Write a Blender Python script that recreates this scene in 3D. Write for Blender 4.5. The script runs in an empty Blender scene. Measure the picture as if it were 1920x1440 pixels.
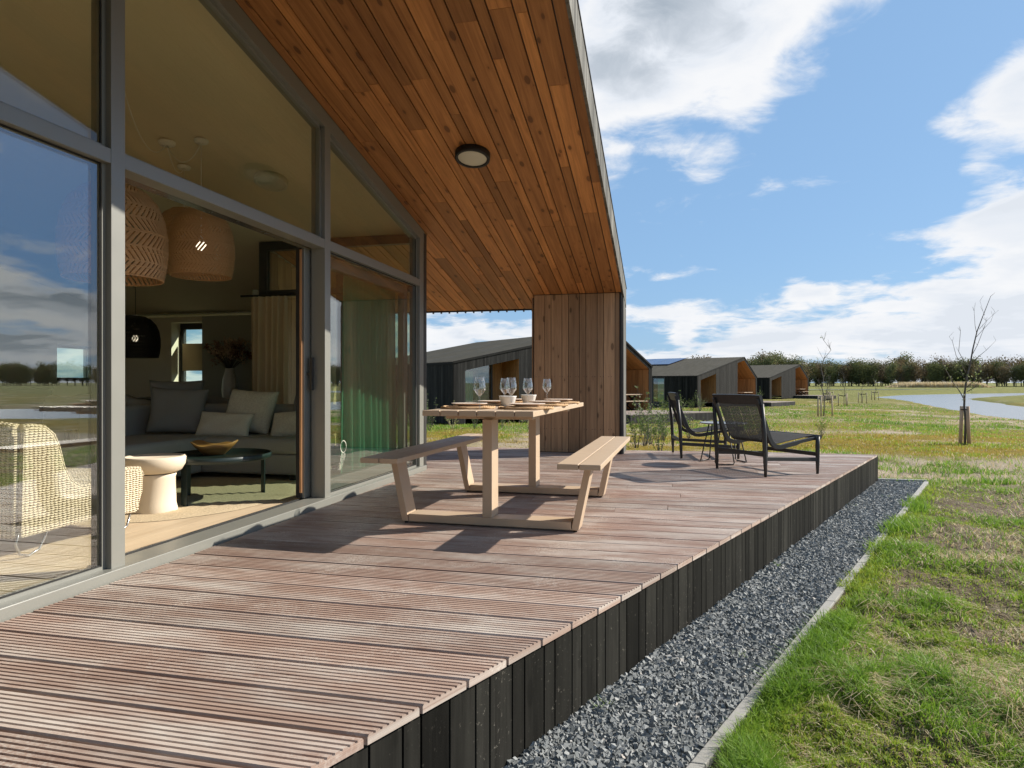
import bpy, bmesh, math, random
import numpy as np
from math import sin, cos, pi, radians, atan2, sqrt, hypot
from mathutils import Vector, Matrix
random.seed(7)
RNG = np.random.default_rng(11)
S = bpy.context.scene
COL = S.collection
# ------------------------------------------------------------------ camera
# world: +Y runs along the glass facade away from the camera, +X away from the house, deck top z = 0
YAW = math.atan(291/1240)
CAMZ = 0.95
cam_data = bpy.data.cameras.new('camera')
cam_data.sensor_width = 36.0
cam_data.lens = 1240/1920*36
cam_data.clip_start = 0.05
cam_data.clip_end = 9000
cam = bpy.data.objects.new('camera', cam_data)
COL.objects.link(cam)
cam.location = (0, 0, CAMZ)
cam.rotation_euler = (pi/2, 0, YAW)
S.camera = cam
CA, SA = cos(YAW), sin(YAW)
def cw(xc, d):
    """right-of-view / depth -> world x, y"""
    return (xc*CA - d*SA, xc*SA + d*CA)
# ------------------------------------------------------------------ sun, sky, exposure
SUN = Vector((1.40, 0.80, 1.0)).normalized()
SUN_EL = math.asin(SUN.z)
SUN_AZ = atan2(SUN.x, SUN.y)
sl = bpy.data.lights.new('sun', 'SUN')
sl.energy = 4.6
sl.angle = radians(0.5)
sl.color = (1.0, 0.93, 0.82)
sun = bpy.data.objects.new('sun', sl)
COL.objects.link(sun)
sun.rotation_euler = (-SUN).to_track_quat('-Z', 'Y').to_euler()
S.view_settings.view_transform = 'Standard'
S.view_settings.look = 'None'
S.view_settings.gamma = 1.0
S.view_settings.exposure = 0.85
S.view_settings.use_curve_mapping = False
S.cycles.max_bounces = 10
S.cycles.diffuse_bounces = 5
S.cycles.glossy_bounces = 5
S.cycles.transparent_max_bounces = 24
S.cycles.transmission_bounces = 6
S.cycles.caustics_reflective = False
S.cycles.caustics_refractive = False
S.cycles.sample_clamp_indirect = 6.0
S.cycles.use_denoising = True

W = bpy.data.worlds.new("World")
S.world = W
W.use_nodes = True

class NT:
    """small node-tree helper"""
    def __init__(self, tree):
        self.t = tree
        tree.nodes.clear()
    def n(self, typ, **kw):
        nd = self.t.nodes.new(typ)
        for k, v in kw.items():
            if hasattr(nd, k):
                setattr(nd, k, v)
        return nd
    def sock(self, nd, key):
        return nd.inputs[key]
    def link(self, a, b):
        self.t.links.new(a, b)
    def put(self, nd, key, v):
        s = nd.inputs[key]
        if isinstance(v, bpy.types.NodeSocket):
            self.t.links.new(v, s)
        elif v is not None:
            if s.type == 'RGBA' and len(v) == 3:
                v = (*v, 1)
            s.default_value = v
    def math(self, op, a, b=None, clamp=False):
        nd = self.n('ShaderNodeMath', operation=op)
        nd.use_clamp = clamp
        self.put(nd, 0, a)
        if b is not None:
            self.put(nd, 1, b)
        return nd.outputs[0]
    def vmath(self, op, a, b=None):
        nd = self.n('ShaderNodeVectorMath', operation=op)
        self.put(nd, 0, a)
        if b is not None:
            self.put(nd, 1, b)
        return nd.outputs['Value'] if op in ('DISTANCE', 'DOT_PRODUCT', 'LENGTH') else nd.outputs['Vector']
    def mapr(self, v, a, b, c=0.0, d=1.0, smooth=False):
        nd = self.n('ShaderNodeMapRange')
        if smooth:
            nd.interpolation_type = 'SMOOTHSTEP'
        self.put(nd, 0, v)
        for i, x in enumerate((a, b, c, d)):
            nd.inputs[i+1].default_value = x
        return nd.outputs[0]
    def mix(self, f, a, b, blend='MIX'):
        nd = self.n('ShaderNodeMix', data_type='RGBA', blend_type=blend)
        self.put(nd, 0, f)
        self.put(nd, 6, a)
        self.put(nd, 7, b)
        return nd.outputs[2]
    def noise(self, vec, scale, detail=4, rough=0.55, dist=0.0, dims='3D'):
        nd = self.n('ShaderNodeTexNoise', noise_dimensions=dims)
        if vec is not None:
            self.put(nd, 'Vector', vec)
        nd.inputs['Scale'].default_value = scale
        nd.inputs['Detail'].default_value = detail
        nd.inputs['Roughness'].default_value = rough
        nd.inputs['Distortion'].default_value = dist
        return nd.outputs[0]
    def ramp(self, f, stops):
        nd = self.n('ShaderNodeValToRGB')
        el = nd.color_ramp.elements
        while len(el) < len(stops):
            el.new(0.5)
        for e, (p, c) in zip(el, stops):
            e.position = p
            e.color = (*c, 1) if len(c) == 3 else c
        self.put(nd, 0, f)
        return nd.outputs[0]
    def xyz(self, x, y, z=0.0):
        nd = self.n('ShaderNodeCombineXYZ')
        for i, v in enumerate((x, y, z)):
            self.put(nd, i, v)
        return nd.outputs[0]
    def sep(self, v):
        nd = self.n('ShaderNodeSeparateXYZ')
        self.put(nd, 0, v)
        return nd.outputs

def build_sky():
    k = NT(W.node_tree)
    out = k.n('ShaderNodeOutputWorld')
    bg = k.n('ShaderNodeBackground')
    bg.inputs[1].default_value = 0.065
    sky = k.n('ShaderNodeTexSky', sky_type='NISHITA')
    sky.sun_disc = False
    sky.sun_elevation = SUN_EL
    sky.sun_rotation = SUN_AZ
    sky.air_density = 1.0
    sky.dust_density = 0.6
    sky.ozone_density = 2.0
    d = k.n('ShaderNodeTexCoord').outputs['Generated']
    d = k.vmath('NORMALIZE', d)
    x, y, z = k.sep(d)
    zz = k.math('ADD', k.math('MAXIMUM', z, 0.0), 0.16)
    px = k.math('DIVIDE', x, zz)
    py = k.math('DIVIDE', y, zz)
    p = k.xyz(px, py, 0.0)
    n1 = k.noise(p, 1.25, 9, 0.56, 0.25)
    # the same field a little towards the sun: where it thins out the cloud edge is lit
    n3 = k.noise(p, 5.5, 8, 0.62, 0.6)
    off = k.vmath('ADD', p, (0.16, 0.10, 0.0))
    n2 = k.noise(off, 1.25, 4, 0.5, 0.25)
    el = k.math('ARCSINE', z)
    # a belt of cloud low over the horizon, clear sky above it
    f_el = k.ramp(k.mapr(el, 0.0, 0.8), [(0.0, (.70,)*3), (0.10, (.66,)*3), (0.22, (.36,)*3), (0.45, (.34,)*3), (1.0, (.47,)*3)])
    bias = k.math('SUBTRACT', f_el, 0.5)
    # (azimuth from the facade line, elevation, radius) in degrees, weight
    blobs = [(0, 28, 13, .46), (-4, 23, 7.5, .28), (8, 26.5, 7.5, .30), (14.0, 28, 6.0, .28), (6, 21, 5.0, .24), (-5, 17.0, 3.8, .20), (2.5, 17.5, 3.6, .18), (11.5, 22.5, 3.2, .18), (17.0, 29, 3, .12),
             (23.5, 18.5, 5.0, .34), (19.5, 18.2, 2.6, .20), (26.5, 21, 4.5, .26), (21.5, 15.5, 2.6, .2), (24, 10.9, 4.4, .38), (29, 9.5, 6.5, .42), (27, 5.5, 6.5, .34), (22, 4.5, 5.0, .2), (15, 3.6, 4.5, .18), (20.0, 10.2, 2.0, .12), (36, 9, 10, .28), (18.5, 4.8, 5.0, .16),
             (10.3, 7.5, 1.9, .26), (12.2, 7.1, 1.5, .22), (1.3, 4.0, 1.7, .32), (-17.8, 4.3, 2.0, .30), (-20, 3.2, 2.6, .22), (-16.0, 5.0, 1.3, .2), (9, 2.8, 5, .14),
             (51, 6.5, 3.2, .26), (47, 5.5, 3.0, .2), (49, 2.5, 5, .12), (48, 14.5, 5, -.25), (58, 8, 7, .2), (70, 16, 12, .25), (49, 23, 3.5, .28), (45, 21.5, 2.5, .2), (54, 26, 6, .26)]
    for az, e, r, w in blobs:
        a, e = radians(az), radians(e)
        v = (sin(a)*cos(e), cos(a)*cos(e), sin(e))
        bias = k.math('ADD', bias, k.mapr(k.vmath('DISTANCE', d, v), 0.0, radians(r), w, 0.0, True))
    dens = k.math('ADD', k.math('ADD', k.math('MULTIPLY', k.math('SUBTRACT', n1, 0.5), 1.6), 0.5), k.math('ADD', bias, k.math('MULTIPLY', k.math('SUBTRACT', n3, 0.5), 0.50)))
    mask = k.mapr(dens, 0.46, 0.72, 0.0, 1.0, True)
    thick = k.mapr(k.math('ADD', dens, k.math('MULTIPLY', k.math('SUBTRACT', n2, 0.5), 0.9)), 0.64, 1.02, 0.0, 1.0, True)
    lit = k.mapr(k.math('SUBTRACT', n2, n1), -0.09, 0.10, 0.0, 1.0)
    low = k.mapr(el, 0.03, 0.16, 1.0, 0.0, True)
    dark = k.math('ADD', k.math('MULTIPLY', thick, k.math('ADD', k.math('MULTIPLY', lit, 0.55), 0.62)), k.math('MULTIPLY', low, k.math('MULTIPLY', lit, 0.55)), True)
    right = k.mapr(k.vmath('DISTANCE', d, (sin(radians(50))*cos(radians(12)), cos(radians(50))*cos(radians(12)), sin(radians(12)))), 0.06, 0.42, 1.0, 0.0, True)  # out-of-view patch of sky, darkened so the left pane reflects deeper blue
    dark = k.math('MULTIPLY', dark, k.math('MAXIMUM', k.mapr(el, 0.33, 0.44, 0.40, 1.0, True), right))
    cloud = k.ramp(dark, [(0.0, (8.0, 8.1, 8.3)), (0.35, (6.8, 7.2, 7.8)), (1.0, (2.8, 3.4, 4.1))])
    # blue evened towards one tone, then darkened where the glass mirrors it
    skyc = k.mix(1.0, sky.outputs[0], (0.84, 0.95, 1.03), 'MULTIPLY')
    skyc = k.mix(0.68, skyc, (2.60, 4.50, 7.2))
    skyc = k.mix(right, skyc, k.mix(1.0, skyc, (0.50, 0.66, 0.86), 'MULTIPLY'))  # darkening put into the sky colour for the reflection
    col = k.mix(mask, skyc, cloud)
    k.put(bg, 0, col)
    k.link(bg.outputs[0], out.inputs[0])
build_sky()

# ------------------------------------------------------------------ mesh helpers
class MB:
    """collects faces and makes ONE mesh object; uv = metres along / across, uv2.x = a random number per piece"""
    def __init__(self):
        self.v, self.f, self.uv, self.r, self.mi, self.sm = [], [], [], [], [], []
    def face(self, pts, uvs=None, rnd=0.5, mi=0, smooth=False):
        b = len(self.v)
        self.v += [tuple(p) for p in pts]
        self.f.append(tuple(range(b, b+len(pts))))
        self.uv.append(uvs if uvs else [(0, 0)]*len(pts))
        self.r.append(rnd); self.mi.append(mi); self.sm.append(smooth)
    def hexa(self, c, ax, rnd=None, mi=0):
        """box from corner c and three edge vectors (length, width, thickness)"""
        if rnd is None:
            rnd = random.random()
        c = Vector(c); A, B, T = (Vector(a) for a in ax)
        if A.cross(B).dot(T) < 0:
            c = c + T; T = -T
        la, lb, lt = A.length, B.length, T.length
        o = rnd*41.0
        P = [c, c+A, c+A+B, c+B, c+T, c+A+T, c+A+B+T, c+B+T]
        for idx, (u, w) in (((3, 2, 1, 0), (la, lb)), ((4, 5, 6, 7), (la, lb)), ((0, 1, 5, 4), (la, lt)), ((7, 6, 2, 3), (la, lt)),
                            ((1, 2, 6, 5), (lb*.05, lt)), ((4, 7, 3, 0), (lb*.05, lt))):
            self.face([P[i] for i in idx], [(o, o), (o+u, o), (o+u, o+w), (o, o+w)], rnd, mi)
    def box(self, x0, x1, y0, y1, z0, z1, rnd=None, mi=0, along='x'):
        X, Y, Z = (x1-x0, 0, 0), (0, y1-y0, 0), (0, 0, z1-z0)
        ax = {'x': (X, Y, Z), 'y': (Y, X, Z), 'z': (Z, X, Y)}[along]
        self.hexa((x0, y0, z0), ax, rnd, mi)
    def bar(self, p0, p1, w, h, up=(0, 0, 1), rnd=None, mi=0):
        """rectangular bar p0->p1, w across, h along up"""
        p0, p1, up = Vector(p0), Vector(p1), Vector(up)
        A = p1-p0
        B = A.cross(up).normalized()*w
        T = B.cross(A).normalized()*h
        self.hexa(p0-B/2-T/2, (A, B, T), rnd, mi)
    def tube(self, pts, rad, n=8, rnd=None, mi=0, caps=True, closed=False):
        if rnd is None:
            rnd = random.random()
        pts = [Vector(p) for p in pts]
        if not hasattr(rad, '__len__'):
            rad = [rad]*len(pts)
        rings = []; prev = None; L = 0.0; ls = []
        m = len(pts)
        for i, p in enumerate(pts):
            if closed:
                t = pts[(i+1) % m]-pts[i-1]
            else:
                t = pts[min(i+1, m-1)]-pts[max(i-1, 0)]
            t = t.normalized() if t.length > 1e-9 else Vector((0, 0, 1))
            if prev is None:
                a = Vector((0, 0, 1)) if abs(t.z) < .9 else Vector((1, 0, 0))
                u = t.cross(a).normalized()
            else:
                u = (prev - t*prev.dot(t))
                u = u.normalized() if u.length > 1e-6 else prev
            prev = u
            w = t.cross(u)
            b = len(self.v)
            for j in range(n):
                a = 2*pi*j/n
                self.v.append(tuple(p+(u*cos(a)+w*sin(a))*rad[i]))
            rings.append(b)
            if i:
                L += (p-pts[i-1]).length
            ls.append(L)
        o = rnd*17
        rng = range(m if closed else m-1)
        for i in rng:
            a, b = rings[i], rings[(i+1) % m]
            for j in range(n):
                j2 = (j+1) % n
                self.f.append((a+j, a+j2, b+j2, b+j))
                c0, c1 = rad[i]*6.28*j/n, rad[i]*6.28*(j+1)/n
                self.uv.append([(o+ls[i], c0), (o+ls[i], c1), (o+ls[(i+1) % m], c1), (o+ls[(i+1) % m], c0)])
                self.r.append(rnd); self.mi.append(mi); self.sm.append(True)
        if caps and not closed:
            for b, fl in ((rings[0], True), (rings[-1], False)):
                idx = tuple(range(b, b+n))
                self.f.append(idx[::-1] if fl else idx)
                self.uv.append([(0, 0)]*n); self.r.append(rnd); self.mi.append(mi); self.sm.append(False)
    def lathe(self, prof, n=32, c=(0, 0, 0), mi=0, rnd=0.5, sx=1.0, sy=1.0, smooth=True):
        """revolve (radius, z) pairs; uv = (angle 0..1, path 0..1)"""
        base = len(self.v)
        L = [0.0]
        for a, b in zip(prof, prof[1:]):
            L.append(L[-1]+hypot(b[0]-a[0], b[1]-a[1]))
        T = L[-1] or 1
        for r, z in prof:
            for j in range(n):
                a = 2*pi*j/n
                self.v.append((c[0]+cos(a)*r*sx, c[1]+sin(a)*r*sy, c[2]+z))
        for i in range(len(prof)-1):
            for j in range(n):
                j2 = (j+1) % n
                self.f.append((base+i*n+j, base+i*n+j2, base+(i+1)*n+j2, base+(i+1)*n+j))
                self.uv.append([(j/n, L[i]/T), ((j+1)/n, L[i]/T), ((j+1)/n, L[i+1]/T), (j/n, L[i+1]/T)])
                self.r.append(rnd); self.mi.append(mi); self.sm.append(smooth)
    def grid(self, P, smooth=True, mi=0, rnd=0.5, uvs=None, closed_u=False):
        """P[i][j] points"""
        b = len(self.v); nu, nv = len(P), len(P[0])
        for row in P:
            self.v += [tuple(p) for p in row]
        for i in range(nu if closed_u else nu-1):
            i2 = (i+1) % nu
            for j in range(nv-1):
                self.f.append((b+i*nv+j, b+i2*nv+j, b+i2*nv+j+1, b+i*nv+j+1))
                if uvs:
                    self.uv.append([uvs(i, j), uvs(i+1, j), uvs(i+1, j+1), uvs(i, j+1)])
                else:
                    self.uv.append([(i/(nu-1 or 1), j/(nv-1)), ((i+1)/(nu-1 or 1), j/(nv-1)), ((i+1)/(nu-1 or 1), (j+1)/(nv-1)), (i/(nu-1 or 1), (j+1)/(nv-1))])
                self.r.append(rnd); self.mi.append(mi); self.sm.append(smooth)
    def prism(self, poly, z0, z1, rnd=None, mi=0, mp=None):
        """extrude a counter-clockwise (a, b) outline from z0 to z1; mp maps (a, b, c) to a point"""
        if rnd is None:
            rnd = random.random()
        mp = mp or (lambda a, b, c: (a, b, c))
        self.face([mp(a, b, z1) for a, b in poly], [(a, b) for a, b in poly], rnd, mi)
        self.face([mp(a, b, z0) for a, b in reversed(poly)], [(a, b) for a, b in reversed(poly)], rnd, mi)
        n = len(poly)
        for i in range(n):
            a, b = poly[i], poly[(i+1) % n]
            l = hypot(b[0]-a[0], b[1]-a[1])
            self.face([mp(*a, z0), mp(*b, z0), mp(*b, z1), mp(*a, z1)], [(0, 0), (l, 0), (l, z1-z0), (0, z1-z0)], rnd, mi)
    def mesh(self, name, mats):
        me = bpy.data.meshes.new(name)
        me.from_pydata(self.v, [], self.f)
        u1 = me.uv_layers.new(name='uv'); u2 = me.uv_layers.new(name='rnd')
        flat = np.array([c for uv in self.uv for c in uv], dtype=np.float32)
        u1.data.foreach_set('uv', flat.ravel())
        cnt = np.array([len(f) for f in self.f])
        rr = np.repeat(np.array(self.r, dtype=np.float32), cnt)
        u2.data.foreach_set('uv', np.stack([rr, rr], 1).ravel())
        me.polygons.foreach_set('use_smooth', np.array(self.sm, dtype=bool))
        me.polygons.foreach_set('material_index', np.array(self.mi, dtype=np.int32))
        for m in (mats if isinstance(mats, (list, tuple)) else [mats]):
            me.materials.append(m)
        me.update()
        return me
    def build(self, name, mats, parent=None, bevel=0.0, label=None, solid=0.0, seg=2):
        o = bpy.data.objects.new(name, self.mesh(name, mats))
        COL.objects.link(o)
        if parent is not None:
            o.parent = parent
        if solid:
            m = o.modifiers.new('thickness', 'SOLIDIFY'); m.thickness = solid; m.offset = 0
        if bevel:
            weld = o.modifiers.new('weld', 'WELD'); weld.merge_threshold = 1e-5
            m = o.modifiers.new('edge', 'BEVEL'); m.width = bevel; m.segments = seg; m.limit_method = 'ANGLE'; m.angle_limit = radians(40)
        if label:
            o['label'] = label
        return o

def np_mesh(name, verts, faces_flat, loop_start, mats, rnd=None, uv=None, smooth=False):
    me = bpy.data.meshes.new(name)
    me.vertices.add(len(verts)); me.vertices.foreach_set('co', np.asarray(verts, np.float32).ravel())
    me.loops.add(len(faces_flat)); me.loops.foreach_set('vertex_index', np.asarray(faces_flat, np.int32))
    me.polygons.add(len(loop_start)); me.polygons.foreach_set('loop_start', np.asarray(loop_start, np.int32))
    if uv is not None:
        u = me.uv_layers.new(name='uv'); u.data.foreach_set('uv', np.asarray(uv, np.float32).ravel())
    if rnd is not None:
        u = me.uv_layers.new(name='rnd'); u.data.foreach_set('uv', np.asarray(rnd, np.float32).ravel())
    me.polygons.foreach_set('use_smooth', np.full(len(loop_start), smooth))
    for m in (mats if isinstance(mats, (list, tuple)) else [mats]):
        me.materials.append(m)
    me.update(calc_edges=True)
    me.validate()
    return me
def link_mesh(name, me, parent=None):
    o = bpy.data.objects.new(name, me); COL.objects.link(o)
    if parent is not None:
        o.parent = parent
    return o
def tag(o, label=None, cat=None, group=None, kind=None):
    if label: o['label'] = label
    if cat: o['category'] = cat
    if group: o['group'] = group
    if kind: o['kind'] = kind
    return o
def thing(name, label, cat, loc=(0, 0, 0), rz=0.0, group=None):
    o = bpy.data.objects.new(name, None); COL.objects.link(o)
    o.location = loc; o.rotation_euler = (0, 0, rz); o.empty_display_size = 0.2
    return tag(o, label, cat, group)
def dup(root, loc, rz=0.0, label=None, group=None, scale=None):
    def cp(o, par):
        c = o.copy(); COL.objects.link(c)
        if par is not None:
            c.parent = par
        for ch in list(o.children):
            cp(ch, c)
        return c
    r = cp(root, None)
    r.location = loc; r.rotation_euler = (0, 0, rz)
    if scale: r.scale = scale if hasattr(scale, '__len__') else (scale,)*3
    if label: r['label'] = label
    if group: r['group'] = group
    return r

# value noise for shaping the ground
_T = RNG.random((256, 256))
def vnoise(x, y):
    xi, yi = np.floor(x).astype(int), np.floor(y).astype(int)
    fx, fy = x-xi, y-yi
    fx = fx*fx*(3-2*fx); fy = fy*fy*(3-2*fy)
    a = _T[xi & 255, yi & 255]; b = _T[(xi+1) & 255, yi & 255]
    c = _T[xi & 255, (yi+1) & 255]; d = _T[(xi+1) & 255, (yi+1) & 255]
    return (a*(1-fx)+b*fx)*(1-fy)+(c*(1-fx)+d*fx)*fy
def fbm(x, y, o=4, g=0.5):
    s, a, t = 0, 1, 0
    for i in range(o):
        s = s+a*vnoise(x*2**i+17*i, y*2**i+31*i); t += a; a *= g
    return s/t

# ------------------------------------------------------------------ materials
def new_mat(name):
    m = bpy.data.materials.new(name); m.use_nodes = True
    k = NT(m.node_tree)
    k.out = k.n('ShaderNodeOutputMaterial')
    return m, k
def principled(k, col, rough=0.6, metal=0.0, spec=0.5, bump=None, bstr=0.2, bdist=0.01, **kw):
    b = k.n('ShaderNodeBsdfPrincipled')
    k.put(b, 'Base Color', col); k.put(b, 'Roughness', rough); k.put(b, 'Metallic', metal)
    k.put(b, 'Specular IOR Level', spec)
    for a, v in kw.items():
        k.put(b, a, v)
    if bump is not None:
        bn = k.n('ShaderNodeBump'); bn.inputs['Strength'].default_value = bstr; bn.inputs['Distance'].default_value = bdist
        k.put(bn, 'Height', bump); k.link(bn.outputs[0], b.inputs['Normal'])
    k.link(b.outputs[0], k.out.inputs[0])
    return b
def uvs(k):
    a = k.n('ShaderNodeUVMap', uv_map='uv').outputs[0]
    r = k.sep(k.n('ShaderNodeUVMap', uv_map='rnd').outputs[0])[0]
    return a, r
def plain(name, col, rough=0.6, metal=0.0, var=0.12, scale=6.0, bstr=0.0, spec=0.5, **kw):
    m, k = new_mat(name)
    g = k.n('ShaderNodeTexCoord').outputs['Object']
    n = k.noise(g, scale, 5)
    c = k.mix(n, tuple(x*(1-var) for x in col), tuple(min(1, x*(1+var)) for x in col))
    nr = k.mapr(k.noise(g, scale*3, 3), 0.3, 0.7, rough*0.88, min(1, rough*1.12))
    principled(k, c, nr, metal, spec, bump=k.noise(g, scale*14, 3) if bstr else None, bstr=bstr, bdist=0.004, **kw)
    return m
def wood(name, light, dark, knots=0.6, rough=0.6, tint=0.35, grain=26, wear=None, bstr=0.15, spec=0.4, specks=None):
    m, k = new_mat(name)
    uv, r = uvs(k)
    u, v, _ = k.sep(uv)
    g1 = k.noise(k.xyz(k.math('MULTIPLY', u, 1.1), k.math('MULTIPLY', v, grain), k.math('MULTIPLY', r, 30)), 1.0, 6, 0.6, 0.6)
    g2 = k.noise(k.xyz(k.math('MULTIPLY', u, 3.0), k.math('MULTIPLY', v, grain*4), r), 1.0, 3, 0.6)
    f = k.math('ADD', k.math('MULTIPLY', g1, 0.7), k.math('MULTIPLY', g2, 0.3))
    c = k.mix(k.mapr(f, 0.36, 0.66), light, dark)
    if wear:
        big = k.noise(k.xyz(k.math('MULTIPLY', u, 0.9), k.math('MULTIPLY', v, 4.0), k.math('MULTIPLY', r, 9)), 1.0, 5, 0.65)
        c = k.mix(k.mapr(big, 0.45, 0.70, 0, wear[1]), c, wear[0])
    if knots:
        vo = k.n('ShaderNodeTexVoronoi', feature='F1')
        k.put(vo, 'Vector', k.xyz(k.math('MULTIPLY', u, 4.3), k.math('MULTIPLY', v, 10.5), 0.0))
        vo.inputs['Scale'].default_value = 1.0
        sz = k.math('MULTIPLY', k.sep(vo.outputs['Color'])[0], 0.23)
        core = k.mapr(k.math('SUBTRACT', vo.outputs['Distance'], sz), -0.03, 0.035, knots, 0.0, True)
        c = k.mix(core, c, tuple(x*0.22 for x in dark))
        halo = k.mapr(k.math('SUBTRACT', vo.outputs['Distance'], sz), 0.0, 0.22, knots*0.45, 0.0, True)
        c = k.mix(halo, c, dark)
    if specks:
        pos = k.n('ShaderNodeNewGeometry').outputs['Position']
        sp = k.math('MULTIPLY', k.mapr(k.noise(pos, 55, 3, .7), .63, .72), k.mapr(k.noise(pos, 4, 4, .6), .42, .62))
        c = k.mix(sp, c, specks)
    t = k.mapr(r, 0, 1, 1-tint, 1+tint)
    c = k.mix(1.0, c, k.xyz(t, t, t), 'MULTIPLY')
    principled(k, c, rough, 0, spec, bump=f, bstr=bstr, bdist=0.003)
    return m
def glass(name, r0=0.17, tint=(0.86, 0.93, 0.90), rough=0.0, power=5.0):
    m, k = new_mat(name)
    lw = k.n('ShaderNodeLayerWeight'); lw.inputs[0].default_value = 0.5
    f = k.math('ADD', k.math('MULTIPLY', k.math('POWER', lw.outputs['Facing'], power), 1-r0), r0, True)
    t = k.n('ShaderNodeBsdfTransparent'); k.put(t, 0, tint)
    g = k.n('ShaderNodeBsdfGlossy'); k.put(g, 0, (0.96, 0.98, 1.0)); g.inputs['Roughness'].default_value = rough
    mx = k.n('ShaderNodeMixShader')
    k.put(mx, 0, f); k.link(t.outputs[0], mx.inputs[1]); k.link(g.outputs[0], mx.inputs[2])
    k.link(mx.outputs[0], k.out.inputs[0])
    return m
def fabric(name, col, scale=220, var=0.25, trans=0.0, bstr=0.35, rough=0.95):
    m, k = new_mat(name)
    g = k.n('ShaderNodeTexCoord').outputs['Object']
    n = k.noise(g, scale, 2, 0.7)
    b = k.noise(g, 5, 3)
    c = k.mix(n, tuple(x*(1-var) for x in col), tuple(min(1, x*(1+var)) for x in col))
    c = k.mix(k.mapr(b, .3, .7, 0, .25), c, tuple(x*0.75 for x in col))
    p = principled(k, c, rough, 0, 0.15, bump=n, bstr=bstr, bdist=0.004)
    if trans:
        t = k.n('ShaderNodeBsdfTranslucent'); k.put(t, 0, c)
        mx = k.n('ShaderNodeMixShader'); mx.inputs[0].default_value = trans
        k.link(p.outputs[0], mx.inputs[1]); k.link(t.outputs[0], mx.inputs[2]); k.link(mx.outputs[0], k.out.inputs[0])
    return m
def leaf_mat(name, c1, c2, trans=0.35, rough=0.6):
    m, k = new_mat(name)
    _, r = uvs(k)
    c = k.mix(r, c1, c2)
    p = principled(k, c, rough, 0, 0.3)
    t = k.n('ShaderNodeBsdfTranslucent'); k.put(t, 0, c)
    mx = k.n('ShaderNodeMixShader'); mx.inputs[0].default_value = trans
    k.link(p.outputs[0], mx.inputs[1]); k.link(t.outputs[0], mx.inputs[2]); k.link(mx.outputs[0], k.out.inputs[0])
    return m

M = {}
M['soffit'] = wood('larch_planks', (0.53, 0.240, 0.078), (0.29, 0.115, 0.034), 0.95, 0.6, 0.33, 20)
M['wallwood'] = wood('larch_wall_planks', (0.48, 0.310, 0.175), (0.29, 0.178, 0.098), 0.9, 0.65, 0.30, 20)
M['grey_clad'] = wood('weathered_grey_cladding', (0.17, 0.165, 0.150), (0.095, 0.092, 0.085), 0.35, 0.75, 0.30, 30, ((0.25, 0.25, 0.23), 0.5), spec=0.06)
M['black_clad'] = wood('black_stained_cladding', (0.022, 0.021, 0.018), (0.011, 0.0105, 0.009), 0.25, 0.6, 0.5, 30, ((0.040, 0.038, 0.032), 0.55), spec=0.06, specks=(0.16, 0.145, 0.12))
M['house_clad'] = wood('charcoal_cladding', (0.060, 0.058, 0.055), (0.033, 0.032, 0.031), 0.2, 0.7, 0.30, 30, ((0.10, 0.098, 0.092), 0.4), spec=0.06)
M['house_wood'] = wood('lodge_larch_lining', (0.44, 0.225, 0.085), (0.27, 0.125, 0.044), 0.3, 0.6, 0.2, 22)
M['roofing'] = wood('grey_corrugated_roofing', (0.098, 0.090, 0.074), (0.060, 0.056, 0.046), 0.0, 0.85, 0.2, 9, ((0.055, 0.052, 0.036), 0.5), spec=0.06)
def deck_mat():
    m, k = new_mat('grooved_hardwood_decking')
    uv, r = uvs(k)
    u, v, _ = k.sep(uv)
    pos = k.n('ShaderNodeNewGeometry').outputs['Position']
    g1 = k.noise(k.xyz(k.math('MULTIPLY', u, 2.0), k.math('MULTIPLY', v, 60), k.math('MULTIPLY', r, 30)), 1.0, 6, 0.65)
    c = k.mix(k.mapr(g1, 0.3, 0.7), (0.45, 0.335, 0.270), (0.24, 0.155, 0.120))
    big = k.noise(k.xyz(k.math('MULTIPLY', u, 1.3), k.math('MULTIPLY', v, 5), k.math('MULTIPLY', r, 7)), 1.0, 6, 0.65)
    c = k.mix(k.mapr(big, 0.45, 0.66, 0, 0.85), c, (0.54, 0.485, 0.43))
    red = k.noise(pos, 0.8, 5, 0.6)
    c = k.mix(k.mapr(red, 0.45, 0.70, 0, 0.45), c, (0.28, 0.155, 0.115))
    dust = k.noise(pos, 2.6, 7, 0.7)
    fine = k.noise(pos, 90, 2, 0.6)
    c = k.mix(k.math('MULTIPLY', k.mapr(dust, 0.50, 0.68), k.mapr(fine, 0.42, 0.62, 0, 0.75)), c, (0.64, 0.58, 0.51))
    t = k.mapr(r, 0, 1, 0.84, 1.14)
    c = k.mix(1.0, c, k.xyz(t, t, t), 'MULTIPLY')
    principled(k, c, k.mapr(g1, 0.3, 0.7, 0.50, 0.72), 0, 0.35, bump=g1, bstr=0.3, bdist=0.003)
    return m
M['deck'] = deck_mat()
M['frame'] = plain('powder_coated_grey_green_aluminium', (0.205, 0.205, 0.182), 0.34, 0.0, 0.015, 3, spec=0.8)
M['dark_frame'] = plain('dark_window_frame', (0.035, 0.034, 0.032), 0.45, 0, 0.1)
M['rubber'] = plain('black_seal', (0.01, 0.01, 0.01), 0.7)
M['pane'] = glass('coated_double_glazing', 0.19, (0.935, 0.96, 0.925))
M['pane_clear'] = glass('sliding_door_glazing', 0.09, (0.86, 0.95, 0.89))
M['pane_upper'] = glass('upper_glazing', 0.07, (0.90, 0.93, 0.88))
M['wine_glass'] = glass('wine_glass', 0.10, (0.955, 0.965, 0.965), 0.0, 2.4)
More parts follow.
